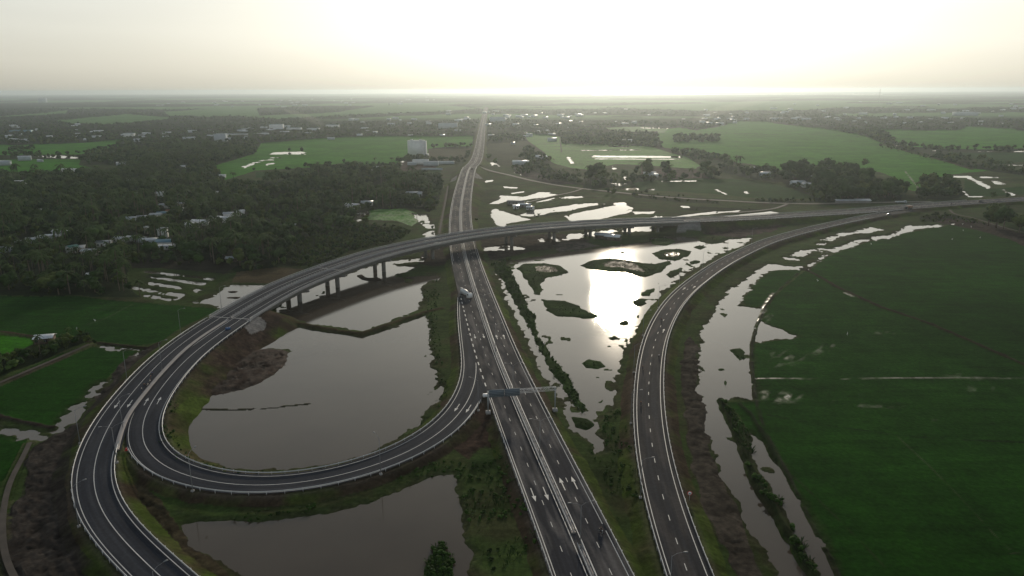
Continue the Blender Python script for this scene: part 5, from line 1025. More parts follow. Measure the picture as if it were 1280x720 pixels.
NEAR = [ # px, py, L, W, h, rz, roof, wall, kind, label
 (57, 428, 9, 6, 2.6, 14, 'roof_pale', 'wood', 'gable', 'lone pale roofed hut between two paddies at the left edge'),
 (151.5, 303, 11, 6, 3.2, -10, 'roof_pale', 'wall_white', 'gable', 'pale metal roofed house half hidden by palms in the middle row'),
 (131, 308, 12, 6, 3.2, 8, 'roof_grey', 'wall_white', 'gable', 'grey roofed house just left of the palm shaded pale roof'),
 (114, 318.5, 14, 6, 3, 4, 'roof_grey', 'wall_cream', 'gable', 'long grey shed right of the green roof among trees'),
 (101, 315, 7, 5, 3, 20, 'roof_pale', 'wall_cream', 'shed', 'small pale lean-to roof next to the green roof'),
 (91, 316, 8, 6, 4.2, 60, 'roof_green', 'wall_white', 'gable', 'small house with a pale green roof in the grove'),
 (175, 302, 11, 7, 3.2, -35, 'roof_grey', 'wall_blue', 'gable', 'steel grey roofed house at the top of the near row'),
 (188, 305, 12, 7, 3.2, 15, 'roof_pale', 'wall_blue', 'gable', 'pale steel roofed house left of the blue and white roof'),
 (209, 307.5, 17, 9, 3.4, 2, 'roof_blue', 'wall_white', 'gable', 'long house with a blue metal roof above the garden strips'),
 (204.5, 297, 8, 7, 6, 10, 'roof_pale', 'wall_white', 'flat', 'two storey white house behind the blue roof'),
 (205, 312, 16, 2.5, 2.4, 2, 'roof_pale', 'wall_white', 'shed', 'white awning along the front of the blue roof'),
 (184, 292, 3.5, 3, 4.5, 0, 'roof_pale', 'wall_cream', 'flat', 'tiny pale tower between the near houses'),
 (163, 301, 5, 4, 3, -20, 'roof_pale', 'wall_white', 'gable', 'small white roofed hut behind the palms'),
 (66, 299.5, 12, 6, 3, 6, 'roof_grey', 'wall_blue', 'gable', 'blue grey roofed house at the right end of the left cluster'),
 (75, 294.5, 11, 6, 3.5, 4, 'roof_pale', 'wall_blue', 'gable', 'pale roofed house topmost in the left cluster'),
 (54, 301, 10, 6, 3, -6, 'roof_grey', 'wall_blue', 'gable', 'grey metal roof in the middle of the left cluster'),
 (41, 304, 10, 6, 3, 8, 'roof_grey', 'wall_blue', 'gable', 'grey metal roof left in the left cluster'),
 (28, 307, 8, 5, 3, 0, 'roof_grey', 'wall_blue', 'gable', 'darkest roof at the left end of the left cluster'),
 (8, 315, 8, 5, 3, 12, 'roof_grey', 'wall_blue', 'gable', 'grey roof half hidden by trees at the left edge'), (86, 295.5, 5, 4, 3, 0, 'roof_pale', 'wall_white', 'shed', 'small pale roof right beside the left cluster'),
 (54, 268, 7, 5, 4, 20, 'roof_pale', 'wall_white', 'gable', 'single white roof alone in the dark left grove'), (143, 281, 6, 4, 3, 0, 'roof_pale', 'wall_cream', 'gable', 'small cream hut above the near houses'),
 (163, 277.5, 12, 6, 3.4, 8, 'roof_grey', 'wall_blue', 'gable', 'long grey roof at the left end of the middle street'), (178, 275, 10, 5, 3, 6, 'roof_grey', 'wall_white', 'gable', 'grey roof second along the middle street'),
 (195, 272.5, 11, 6, 3.2, 4, 'roof_grey', 'wall_blue', 'gable', 'dull blue grey roof third along the middle street'), (203, 270.5, 10, 6, 3.2, 4, 'roof_blue', 'wall_blue', 'gable', 'dark blue roof along the middle street'),
 (197, 276.5, 6, 4, 3, 0, 'roof_pale', 'wall_white', 'shed', 'small white lean-to in front of the blue street roof'), (213, 267.5, 8, 5, 3, 0, 'roof_red', 'wall_cream', 'gable', 'house with a dull red roof on the middle street'),
 (206, 260, 11, 5, 3.2, 10, 'roof_grey', 'wall_white', 'gable', 'slim grey roof behind the red roofed house'), (227, 259.5, 7, 5, 4, 0, 'roof_pale', 'wall_cream', 'gable', 'bright cream fronted house behind the middle street'), (228, 266, 8, 4, 3, 0, 'roof_pale', 'wall_white', 'shed', 'pale lean-to right of the red roof'),
 (248, 260.5, 6, 4, 3, 0, 'roof_pale', 'wall_white', 'gable', 'small white roof alone right of the middle street'), (238, 284, 9, 6, 3, 10, 'roof_pale', 'wall_white', 'gable', 'white roof at the left end of the upper row'),
 (251, 281, 18, 6, 3.2, -8, 'roof_pale', 'wall_white', 'gable', 'long pale roof in the upper row left of the bright roofs'), (246, 284.5, 7, 4, 3, 0, 'roof_grey', 'wall_white', 'shed', 'grey lean-to in front of the long pale roof'),
 (270, 276.5, 12, 6, 3.4, -6, 'roof_pale', 'wall_white', 'gable', 'bright white roof in the middle of the upper row'), (281, 277.5, 12, 7, 3.4, -10, 'roof_pale', 'wall_white', 'gable', 'brightest large roof of the upper row'), (286, 272.5, 10, 6, 4, 12, 'roof_grey', 'wall_white', 'gable', 'grey roof behind the brightest upper roof'), (301, 269.5, 8, 6, 4, 30, 'roof_pale', 'wall_white', 'gable', 'grey white roof at the right end of the upper row'),
 (200, 246.5, 9, 6, 4.5, 10, 'roof_pale', 'wall_white', 'gable', 'white house deep in the grove above the street'), (167, 247, 8, 6, 4.5, 0, 'roof_grey', 'wall_blue', 'flat', 'grey block house deep in the left grove'), (270, 243.5, 6, 4, 3, 10, 'roof_pale', 'wall_white', 'gable', 'tiny white roof high in the grove'),
 (290, 327, 8, 5, 2.6, 4, 'roof_grey', 'wood', 'gable', 'small grey hut at the edge of the garden field'), (116, 347.5, 7, 4, 2.4, 8, 'roof_pale', 'wood', 'gable', 'small pale roof under bushes above the left paddy'), (517, 245.5, 16, 9, 3.2, 0, 'roof_grey', 'wall_blue', 'gable', 'pale blue grey house in trees left of the highway hump'),
 (441, 260, 12, 6, 3, -20, 'roof_pale', 'wall_white', 'gable', 'white roof behind the small wet paddy'), (459, 256.5, 10, 6, 3, 5, 'roof_grey', 'wall_white', 'gable', 'grey roof right of the white roof behind the wet paddy'), (155, 206.5, 24, 9, 3.4, 6, 'roof_pale', 'wall_blue', 'gable', 'long pale hall at the far edge of the left grove'), (87, 214.5, 24, 7, 3, 2, 'roof_pale', 'wall_white', 'gable', 'long white hall beside the far left paddy'), (26, 230.5, 16, 7, 3.4, 0, 'roof_pale', 'wall_white', 'gable', 'white roof at the upper left grove edge'),
 (163, 227.5, 15, 7, 3, 10, 'roof_grey', 'wall_blue', 'gable', 'grey roof in the upper left grove'), (278, 222, 10, 6, 3, 0, 'roof_pale', 'wall_white', 'gable', 'small white roof in the upper grove'), (471, 212.5, 14, 8, 3.5, 0, 'roof_grey', 'wall_white', 'gable', 'grey roof in the tree belt below the big paddy'), (363, 285, 8, 4, 2.6, 0, 'roof_pale', 'wood', 'gable', 'lone pale roof beside the banana patch'), (231, 210.5, 14, 7, 3, 0, 'roof_pale', 'wall_white', 'gable', 'pale roof in the upper middle of the grove'),
 (755, 298, 12, 6, 2.8, -24, 'roof_grey', 'wood', 'gable', 'brown site shed beside the pond under the bridge'), (766, 300, 10, 6, 2.8, -24, 'roof_pale', 'wood', 'gable', 'grey roofed site shed right below the bridge'),
 (645, 255.5, 15, 5, 2.6, -14, 'concrete_dark', 'concrete_dark', 'gable', 'long dull grey site office by the bright ponds'), (656, 259, 11, 5, 2.6, -14, 'roof_grey', 'concrete_dark', 'gable', 'shorter grey site office by the bright ponds'), (645, 261, 5, 4, 2.4, 0, 'roof_pale', 'wall_white', 'shed', 'small white hut between the site offices'), (663, 262, 6, 4, 2.4, -14, 'roof_pale', 'wall_white', 'gable', 'small pale hut at the end of the site offices'),
 (675, 199.5, 18, 12, 4.5, 20, 'roof_pale', 'wall_blue', 'gable', 'white roofed house under the pine right of the far road'), (651, 205.5, 22, 9, 4, -8, 'roof_pale', 'wall_blue', 'gable', 'pale roofed barn right of the highway crest'), (812, 219.5, 14, 7, 3.4, 0, 'roof_pale', 'wall_blue', 'gable', 'white roof between the two tall right trees'), (818, 221.5, 8, 5, 3, 0, 'roof_pale', 'wall_white', 'shed', 'bright small lean-to beside the tall right trees'), (783, 178.5, 20, 10, 5, 0, 'roof_pale', 'wall_white', 'gable', 'far white roof behind the canal paddies'),
 (997, 232, 14, 8, 4, 5, 'roof_pale', 'wall_blue', 'gable', 'pale house under the tall right grove'), (1010, 234, 12, 7, 3.5, -8, 'roof_pale', 'wall_white', 'gable', 'white house right under the tall right grove'), (956, 220.5, 12, 8, 4, 0, 'roof_pale', 'wall_blue', 'gable', 'grey house left of the tall right grove'), (940, 212.5, 12, 6, 3, 0, 'roof_pale', 'wall_white', 'gable', 'small white roof on the tree line left of the tall grove'),
 (1078, 253.8, 13, 4, 2.4, -6, 'roof_grey', 'concrete_dark', 'shed', 'pale roadside shelter along the local road'), (1057, 253.6, 18, 3, 2.2, 0, 'roof_grey', 'concrete_dark', 'shed', 'low grey wall shed left of the roadside shelter'), (1017, 224, 10, 6, 3, 0, 'roof_grey', 'wall_white', 'gable', 'grey roof deep in the tall right grove'),
]
HOUSE_SPOTS = []
for px, py, L, Wd, h, rz, roof, wall, kind, lab in NEAR:
    if 4 < px < 310 and py > 205: L *= .72; Wd *= .8
    HOUSE_SPOTS.append(G(px, py, .4)[:2] + (max(L, Wd) * .62,)); house(px, py, L, Wd, h, rz, roof, lab, wall, kind, openings=py > 255)
# the big white block and its yard
x, y, _ = G(521, 196, .4); w_ = 24.0; bl = empty('white_building', (x, y, .2), 0, 'tall white windowless block with stepped roof beside the big paddy', 'building'); HOUSE_SPOTS.append((x, y, 26))
k = y / 1000.0
MB().box((-1.0, 7, 10.5 * k), (22 * k, 14, 21 * k)).build('wall', M['wall_white'], bl); MB().box((11.4 * k, 8, 10.3 * k), (3.0, 14, 20.6 * k), 0, .8).build('side_wall', M['wall_white'], bl)
MB().box((12.8 * k, 5, 2.2), (6, 12, 4.4)).build('annex', M['wall_white'], bl); MB().box((-1, 7, 21.2 * k), (22.6 * k, 14.6, .5)).box((-8, 7, 22 * k), (3, 3, 2)).box((6, 6, 22 * k), (4, 3, 1.6)).build('roof', M['wall_white'], bl)
for px, py, L, Wd, h, lab in ((526, 205.5, 22, 8, 6, 'pale two storey workshop in the yard below the white block'), (539, 207, 20, 8, 5, 'grey open shed right of the workshop in the yard'), (515, 206.5, 12, 6, 3.5, 'small grey store left of the workshop in the yard'), (558, 205, 22, 6, 3, 'low pale shed at the right end of the yard')):
    HOUSE_SPOTS.append(G(px, py, .4)[:2] + (14,)); house(px, py, L, Wd, h, 0, 'roof_pale', lab, 'wall_white' if h > 5 else 'wall_blue', 'flat', openings=False)
x, y, _ = G(540, 212.7, .4); tag(MB().box((x, y, 1.6), (27, .4, 3.2)).build('yard_wall', M['wall_blue']), 'long pale yard wall in front of the white block', 'wall')
# larger far buildings
for px, py, L, Wd, h, lab, wl in ((276.5, 178.5, 22, 14, 17, 'grey blue block rising from far trees on the left', 'wall_blue'), (560, 161, 50, 20, 14, 'broad hazy grey hall left of the far road', 'wall_blue'), (622, 153, 50, 20, 16, 'broad hazy hall right of the far road', 'wall_blue'), (346, 163, 34, 16, 15, 'pale far block between trees left of the smoke', 'wall_white'), (296, 170.5, 50, 14, 5, 'long low pale hall among far left trees', 'wall_white'), (27, 166, 50, 16, 6, 'long blue roofed hall in the far left trees', 'roof_blue'), (162, 172, 22, 12, 9, 'pale tall house in the far left trees', 'wall_white'), (368, 164.5, 36, 14, 9, 'wide white block right of the far pale block', 'wall_white'), (392, 164, 30, 14, 7, 'white shed row middle of the far town', 'wall_white'), (416, 160, 34, 14, 8, 'white shed row right end of the far town', 'wall_white'), (310, 164.5, 36, 14, 7, 'bluish roof left in the far town', 'wall_blue'), (54, 128.5, 60, 40, 40, 'dark block on the far left horizon', 'wall_blue'), (1206, 145, 80, 30, 14, 'pale hall in the far right woods', 'wall_blue')):
    HOUSE_SPOTS.append(G(px, py, .4)[:2] + (L * .7,)); house(px, py, L, Wd, h, 0, 'roof_grey' if wl != 'roof_blue' else 'roof_blue', lab, wl, 'flat', openings=False, name='building', cat='building')
# telecom mast
x, y, _ = G(1098.5, 128, 0); mt = empty('radio_mast', (x, y, 0), 0, 'thin tall lattice mast on the far right horizon', 'mast'); mb = MB(); Hm = 95
for sx, sy in ((-1, -1), (1, -1), (1, 1), (-1, 1)): mb.tube((sx * 4, sy * 4, 0), (sx * .8, sy * .8, Hm), .5, .3, 5)
for q in range(12):
    z0, z1 = Hm * q / 12, Hm * (q + 1) / 12; a0, a1 = 4 - 3.2 * q / 12, 4 - 3.2 * (q + 1) / 12
    for sx, sy, tx, ty in ((-1, -1, 1, -1), (1, -1, 1, 1), (1, 1, -1, 1), (-1, 1, -1, -1)): mb.tube((sx * a0, sy * a0, z0), (tx * a1, ty * a1, z1), .25, n=4)
mb.build('lattice', M['zinc_dark'], mt); MB().tube((0, 0, Hm), (0, 0, Hm + 10), .4, .1, 6).build('antenna', M['red'], mt)
# small far houses
far_n = 0; fh = None; rr = random.Random(5)
CL = [((0, 158, 100, 178), 22), ((100, 160, 262, 178), 16), ((262, 158, 420, 176), 26), ((430, 148, 600, 172), 22), ((610, 145, 720, 172), 24), ((700, 138, 960, 158), 34), ((960, 128, 1280, 158), 60), ((180, 126, 520, 136), 30), ((300, 122, 620, 130), 12), ((0, 200, 60, 214), 3), ((640, 168, 700, 182), 3), ((560, 140, 700, 150), 12)]
for (x0, y0, x1, y1), n in CL:
    for _i in range(n):
        px, py = rr.uniform(x0, x1), rr.uniform(y0, y1); x, y, _ = G(px, py, .5); s = 1 + max(0, (y - 1500) / 3500); rz = rr.uniform(-30, 30)
        if fh is None:
            fh = house(px, py, 11, 7, 4.6, rz, 'roof_grey', 'small pale roofed house among far trees', 'wall_blue', openings=False, group='small pale houses scattered over the far country'); fh.location = (x, y, .3)
        else:
            sc = min(s, 1.7) * rr.uniform(.6, 1.25); dup(fh, (x, y, 2.0 * (s > 1.2) + .3), math.radians(rz), scale=(sc * rr.uniform(.8, 1.7), sc * .9, min(sc, 1.3)))
        HOUSE_SPOTS.append((x, y, 9))

# ------------------------------------------------------------------ trees
def ico(sub):
    t = (1 + 5 ** .5) / 2
    V = [(-1, t, 0), (1, t, 0), (-1, -t, 0), (1, -t, 0), (0, -1, t), (0, 1, t), (0, -1, -t), (0, 1, -t), (t, 0, -1), (t, 0, 1), (-t, 0, -1), (-t, 0, 1)]
    V = [np.array(v) / np.linalg.norm(v) for v in V]
    Fq = [(0, 11, 5), (0, 5, 1), (0, 1, 7), (0, 7, 10), (0, 10, 11), (1, 5, 9), (5, 11, 4), (11, 10, 2), (10, 7, 6), (7, 1, 8), (3, 9, 4), (3, 4, 2), (3, 2, 6), (3, 6, 8), (3, 8, 9), (4, 9, 5), (2, 4, 11), (6, 2, 10), (8, 6, 7), (9, 8, 1)]
    for _ in range(sub):
        c = {}; N = []
        def mid(a, b):
            k_ = (min(a, b), max(a, b))
            if k_ not in c: v = V[a] + V[b]; V.append(v / np.linalg.norm(v)); c[k_] = len(V) - 1
            return c[k_]
        for a, b, d_ in Fq: ab, bd_, da = mid(a, b), mid(b, d_), mid(d_, a); N += [(a, ab, da), (b, bd_, ab), (d_, da, bd_), (ab, bd_, da)]
        Fq = N
    return np.array(V), np.array(Fq)
def proto_crown(kind, detail, seed):
    """a crown for a tree one unit tall: vertices, triangles"""
    r = np.random.default_rng(seed); Vs, Fs = [], []; n = 0
    def add(V, Fq):
        nonlocal n; Vs.append(V); Fs.append(Fq + n); n += len(V)
    def leaf(c, s, nrm=None):
        a = r.normal(size=3); a /= np.linalg.norm(a); b = np.cross(a, r.normal(size=3)); b /= np.linalg.norm(b)
        add(np.array([c - a * s, c + b * s * .7, c + a * s, c - b * s * .7]), np.array([[0, 1, 2], [0, 2, 3]]))
    if kind in (0, 1, 2, 4):     # broadleaf, tall, wide, bush
        cz, rh, rv = {0: (.56, .36, .41), 1: (.54, .23, .45), 2: (.57, .45, .36), 4: (.46, .50, .42)}[kind]
        nl = {2: 9, 1: 5, 0: 3}[detail]; iv, if_ = ico(1 if detail == 2 else 0)
        C = []
        for _ in range(nl):
            d_ = r.normal(size=3); d_ /= np.linalg.norm(d_); q = r.uniform(.25, .75); c = np.array([d_[0] * rh * q, d_[1] * rh * q, cz + d_[2] * rv * q]); s = r.uniform(.38, .62) * (rh + rv) / 2 * (1.25 if detail == 0 else 1)
            nz_ = 1 + r.uniform(-.28, .28, (len(iv), 1)); add(c + iv * nz_ * np.array([s, s, s * .85]), if_); C.append((c, s))
        nlf = {2: 330, 1: 70, 0: 14}[detail]; ls = {2: .030, 1: .055, 0: .10}[detail]
        for _ in range(nlf):
            c, s = C[r.integers(len(C))]; d_ = r.normal(size=3); d_ /= np.linalg.norm(d_); leaf(c + d_ * s * r.uniform(.85, 1.3) * np.array([1, 1, .9]), ls * r.uniform(.6, 1.5))
    elif kind == 3:   # coconut palm
        nf = {2: 15, 1: 11, 0: 7}[detail]
        for i in range(nf):
            a = 2 * math.pi * (i + r.uniform(-.3, .3)) / nf; up = r.uniform(-.25, .9); L = r.uniform(.30, .40); w0 = .035 if detail == 2 else .05
            pts = []
            for t in (0, .35, .7, 1.0):
                rr_ = L * t * math.cos(up * .6); z = .93 + L * (math.sin(up) * t - 1.05 * t * t * (.6 + .4 * r.random())); pts.append((rr_ * math.cos(a), rr_ * math.sin(a), z))
            px_, py_ = -math.sin(a), math.cos(a); V = []
            for (x_, y_, z_), wd in zip(pts, (.3, 1, .8, .1)): V += [(x_ + px_ * w0 * wd, y_ + py_ * w0 * wd, z_ - .018 * wd), (x_, y_, z_), (x_ - px_ * w0 * wd, y_ - py_ * w0 * wd, z_ - .018 * wd)]
            Fq = []
            for k_ in range(3):
                o_ = k_ * 3
                for c_ in (0, 1): Fq += [(o_ + c_, o_ + c_ + 1, o_ + c_ + 4), (o_ + c_, o_ + c_ + 4, o_ + c_ + 3)]
            add(np.array(V), np.array(Fq))
        if detail < 2:
            V = [(math.cos(q) * .018, math.sin(q) * .018, z_) for z_ in (0, .93) for q in (0, 2.1, 4.2)]; add(np.array(V), np.array([(0, 1, 4), (0, 4, 3), (1, 2, 5), (1, 5, 4), (2, 0, 3), (2, 3, 5)]))
    elif kind == 5:   # banana or nipa clump: arching blades from the ground
        nf = {2: 26, 1: 14, 0: 8}[detail]
        for i in range(nf):
            a = r.uniform(0, 6.28); L = r.uniform(.6, 1.0); b0_ = r.uniform(0, .25); wd = .07; pts = [(b0_ * math.cos(a) + L * t * .65 * math.cos(a) * (1 if t else 0), b0_ * math.sin(a) + L * t * .65 * math.sin(a), L * (1.5 * t - .75 * t * t)) for t in (0, .5, 1)]
            px_, py_ = -math.sin(a), math.cos(a); V = []
            for (x_, y_, z_), w_2 in zip(pts, (.3, 1, .25)): V += [(x_ + px_ * wd * w_2, y_ + py_ * wd * w_2, z_), (x_ - px_ * wd * w_2, y_ - py_ * wd * w_2, z_)]
            add(np.array(V), np.array([(0, 1, 3), (0, 3, 2), (2, 3, 5), (2, 5, 4)]))
    return np.concatenate(Vs), np.concatenate(Fs)
PR = {(k_, d_): [proto_crown(k_, d_, 100 * k_ + 10 * d_ + s) for s in range(3 if d_ == 2 else 4)] for k_ in (0, 1, 2, 3, 4, 5) for d_ in (0, 1, 2)}
def sx_of(kind, h): return h * (1.0 if kind != 3 else 1.0)
SPOTS = []   # x, y, height, kind, grove index
rg = np.random.default_rng(77)
HS = np.array(HOUSE_SPOTS)
WPOLY = [UW(q, 0) for k_, q in WATERS.items() if k_ in ('w1', 'w2', 'w3', 'w4', 'w5', 'w6')]
def blocked(x, y):
    if len(HS):
        # keep roofs open to the camera side
        dd = np.hypot(HS[:, 0] - x, (HS[:, 1] - y - 2) * .9); 
        if (dd < HS[:, 2] + 1.2).any(): return True
    for path, d0, d1, o0, o1 in EMB:
        q = path.P[::4]; 
        if np.min((q[:, 0] - x) ** 2 + (q[:, 1] - y) ** 2) < (max(abs(o0), abs(o1)) + 5) ** 2: return True
    return False
for gi, (Qp, sp_, (h0, h1), pp, pb) in enumerate(GROVES):
    Q = UW(Qp, .4); q = np.array(Q); x0, y0 = q.min(0); x1, y1 = q.max(0)
    if gi in (0,): sp_ = 6.4
    gx, gy = np.meshgrid(np.arange(x0, x1, sp_), np.arange(y0, y1, sp_)); gx = gx.ravel() + rg.uniform(-.48, .48, gx.size) * sp_; gy = gy.ravel() + rg.uniform(-.48, .48, gy.size) * sp_
    dn = fbm(gx, gy, 60, 7, 2); dn2 = vnoise(gx, gy, 28, 61); keep = pip(gx, gy, Q) & (dn > -.42 + rg.uniform(-.15, .1, gx.size)) & ((dn2 > -.27) | (h0 < 5)) & (np.abs(gx) < gy * .80 + 20)
    if gi == 0: keep &= ~pip(gx, gy, UW(GROVES[1][0], .4))
    for x, y, dv in zip(gx[keep], gy[keep], dn[keep]):
        if blocked(x, y): continue
        u = rg.random(); kind = 3 if u < pp * (1.8 if vnoise(np.array([x]), np.array([y]), 45, 99)[0] > .05 else .35) else ((4 if rg.random() < .4 else 5) if u < pp + pb else int(rg.choice([0, 0, 1, 2])))
        h = rg.uniform(h0, h1) * (1 + .5 * dv) * (1.25 if rg.random() < .08 else 1.0) * (.7 if rg.random() < .25 else 1.0); 
        if kind == 3: h = max(h, h0) * rg.uniform(1.15, 1.55)
        if kind in (4, 5) and h0 > 4: h *= .5
        if kind == 5: h = min(h, 4)
        near = HS[(np.abs(HS[:, 0] - x * HS[:, 1] / y) < HS[:, 2] * .8 + 1.5) & (HS[:, 1] > y) & (HS[:, 1] - y < 70)]
        if len(near):
            lim = float(np.min(1.6 + (near[:, 1] - y) * (155.0 / near[:, 1]))); lim = lim if rg.random() < .85 else 99.; h = min(h, max(lim, 0))
            if h < 2.0: continue
            if h < 4 and kind < 3: kind = 4
        SPOTS.append((x, y, h, kind, gi))
for px, py, h, kind in SINGLES: x, y, _ = G(px, py, .4); SPOTS.append((x, y, h, kind, 900))
# rows and scattered trees in the middle distance, 1.2 to 4 km
FP = [UW(q[0], .3) for q in FIELDS]
n = 26000; yy = np.exp(rg.uniform(math.log(1050), math.log(4600), n)); xx = yy * np.tan(rg.uniform(math.radians(-36.5), math.radians(36.5), n)); ok = fbm(xx, yy, 120, 9, 2) > -.38
nf_ = fbm(xx, yy, 900, 51, 3) + .12 * vnoise(xx, yy, 160, 5) - .05; ok &= ~((nf_ > 0) & (yy > 2400))
for Q in FP: ok &= ~pip(xx, yy, Q)
for Q in [UW(q, 0) for q in WATERS.values()]: ok &= ~pip(xx, yy, Q)
q = MAIN.P; ok &= np.abs(xx - np.interp(yy, q[:, 1], q[:, 0])) > 16
for hx, hy, hr in HOUSE_SPOTS: ok &= ~((np.abs(xx - hx) < hr * .9) & (yy < hy + hr * .5) & (yy > hy - hr - 30 * (hy > 1400)))
for x, y in zip(xx[ok], yy[ok]): SPOTS.append((x, y, rg.uniform(6, 11), 3 if rg.random() < .12 else int(rg.choice([0, 0, 1, 2])), 901))
S = np.array([(a, b, c, d_, e) for a, b, c, d_, e in SPOTS]); dist = np.hypot(S[:, 0], S[:, 1]); print('trees', len(S))
inview = np.abs(S[:, 0] / S[:, 1]) < .72
size = S[:, 2] * np.where((S[:, 3] == 5) | (S[:, 3] == 4), .55, 1) / dist * inview; order = np.argsort(-size); solo = order[:296]; rest = order[296:]
LAB = {0: ('tree crown in the dense dark grove of the near left', 'trees of the dense left grove'), 1: ('low leafy plant of the banana patch beside the overpass', 'plants of the banana patch'), 2: ('tall bushy tree of the right grove behind the joined road', 'trees of the tall right grove'),
       3: ('bushy tree of the small grove at the end of the joined road', 'trees of the small right grove')}
KN = {0: 'broadleaf_tree', 1: 'slender_tree', 2: 'spreading_tree', 3: 'palm_tree', 4: 'bush', 5: 'leafy_plant'}; CATN = {0: 'tree', 1: 'tree', 2: 'tree', 3: 'palm', 4: 'bush', 5: 'plant'}
meshes = {}
def crown_mesh(kind, v, m):
    k_ = (kind, v, m)
    if k_ not in meshes:
        V, Fq = PR[(kind, 2)][v]; o = new_mesh('crown', V, Fq.ravel(), np.full(len(Fq), 3), LEAF[m]); meshes[k_] = o.data; COL.objects.unlink(o); bpy.data.objects.remove(o)
    return meshes[k_]
def trunk_mesh(kind):
    k_ = ('t', kind)
    if k_ not in meshes:
        mb = MB()
        if kind == 3: mb.tube((0, 0, -.02), (.015, 0, .5), .022, .017, 7).tube((.015, 0, .5), (0, 0, .94), .017, .013, 7)
        elif kind in (4, 5): mb.tube((0, 0, -.02), (0, 0, .3), .03, .02, 6).tube((0, 0, .1), (.12, .08, .4), .018, .01, 5).tube((0, 0, .1), (-.1, .06, .38), .018, .01, 5)
        else: mb.tube((0, 0, -.02), (0, 0, .45), .035, .022, 7).tube((0, 0, .3), (.14, .05, .6), .018, .01, 5).tube((0, 0, .32), (-.12, .08, .62), .018, .01, 5).tube((0, 0, .36), (.02, -.13, .66), .016, .01, 5)
        o = mb.build('trunk', M['bark']); meshes[k_] = o.data; COL.objects.unlink(o); bpy.data.objects.remove(o)
    return meshes[k_]
SOLO_LAB = {}
lone = 0
LONE_TXT = {}
for i in solo:
    x, y, h, kind, gi = S[i]; kind = int(kind); gi = int(gi)
    if gi in LAB: lb, gp = LAB[gi]
    elif gi == 900: lb, gp = 'lone tree or bush standing clear of the groves', 'lone trees and bushes'
    elif len(GROVES) > 0: lb, gp = 'tree or bush in a narrow row between fields', 'trees in rows between the fields'
    if gi == 0: lb = {3: 'coconut palm standing in the dense left grove', 4: 'low bush at the rim of the dense left grove', 5: 'low leafy plant at the rim of the dense left grove'}.get(kind, 'round crowned tree in the dense left grove'); gp = {3: 'palms of the left grove', 4: 'bushes of the left grove', 5: 'leafy plants of the left grove'}.get(kind, 'trees of the left grove')
    elif kind in (3, 4, 5): lb = lb.replace('tall bushy tree', CATN[kind]).replace('tree crown', CATN[kind]); gp = gp + ', ' + CATN[kind] + ' kind'
    if gi not in (0, 1, 2, 3): gp = gp + ' ' + KN[kind]; lb = lb.replace('tree or bush', KN[kind].replace('_', ' '))
    r = empty(KN[kind], (x, y, ground_z(x, y) - .05), rg.uniform(0, 6.28), lb, CATN[kind], gp, scale=(h * rg.uniform(.9, 1.15), h * rg.uniform(.9, 1.15), h))
    m = 3 if kind == 3 else (2 if kind == 5 else int(rg.choice([0, 1, 1, 2] if gi != 2 else [0, 0, 1])))
    for nm, me in (('trunk', trunk_mesh(kind)), ('crown', crown_mesh(kind, int(rg.integers(3)), m))):
        o = bpy.data.objects.new(nm, me); COL.objects.link(o); o.parent = r
def merge(idx, name, label, det_of):
    Vs, Fs, Mi = [], [], []; n = 0
    for i in idx:
        x, y, h, kind, gi = S[i]; kind = int(kind); d_ = det_of(i); V, Fq = PR[(kind, d_)][int(rg.integers(4)) if d_ < 2 else int(rg.integers(3))]
        a = rg.uniform(0, 6.28); ca, sa = math.cos(a), math.sin(a); wx = h * rg.uniform(.9, 1.2)
        z = ground_z(x, y) if y < 1500 else .3
        P = np.stack([(V[:, 0] * ca - V[:, 1] * sa) * wx + x, (V[:, 0] * sa + V[:, 1] * ca) * wx + y, V[:, 2] * h + z - .1], 1)
        Vs.append(P); Fs.append(Fq + n); n += len(V); Mi.append(np.full(len(Fq), 3 if kind == 3 else (2 if kind == 5 else int(rg.choice([0, 0, 0, 1, 1, 2, 3] if rg.random() < .8 else [2, 3])))))
    V = np.concatenate(Vs); Fq = np.concatenate(Fs); o = new_mesh(name, V, Fq.ravel(), np.full(len(Fq), 3), None, mats=LEAF, midx=np.concatenate(Mi)); tag(o, label, None, kind='stuff'); print(name, len(idx), len(Fq))
merge(rest, 'distant_trees', 'woods, groves and tree rows stretching to the horizon', lambda i: 1 if dist[i] < 1150 else 0)

# reeds and rough grass tufts on banks and islets
TV, TF = [], []; n = 0
tuft = PR[(4, 0)] + PR[(5, 0)]
def scatter(Q, sp_, h0, h1, thr=-.3):
    global n
    q = np.array(Q); x0, y0 = q.min(0); x1, y1 = q.max(0); gx, gy = np.meshgrid(np.arange(x0, x1, sp_), np.arange(y0, y1, sp_)); gx = gx.ravel() + rg.uniform(-.5, .5, gx.size) * sp_; gy = gy.ravel() + rg.uniform(-.5, .5, gy.size) * sp_
    k_ = pip(gx, gy, Q) & (fbm(gx, gy, 9, 3, 2) > thr)
    for x, y in zip(gx[k_], gy[k_]):
        z = ground_z(x, y)
        if z < -.12: continue
        V, Fq = tuft[int(rg.integers(len(tuft)))]; h = rg.uniform(h0, h1); a = rg.uniform(0, 6.28); ca, sa = math.cos(a), math.sin(a)
        TV.append(np.stack([(V[:, 0] * ca - V[:, 1] * sa) * h * 1.3 + x, (V[:, 0] * sa + V[:, 1] * ca) * h * 1.3 + y, V[:, 2] * h + z - .05], 1)); TF.append(Fq + n); n += len(V)
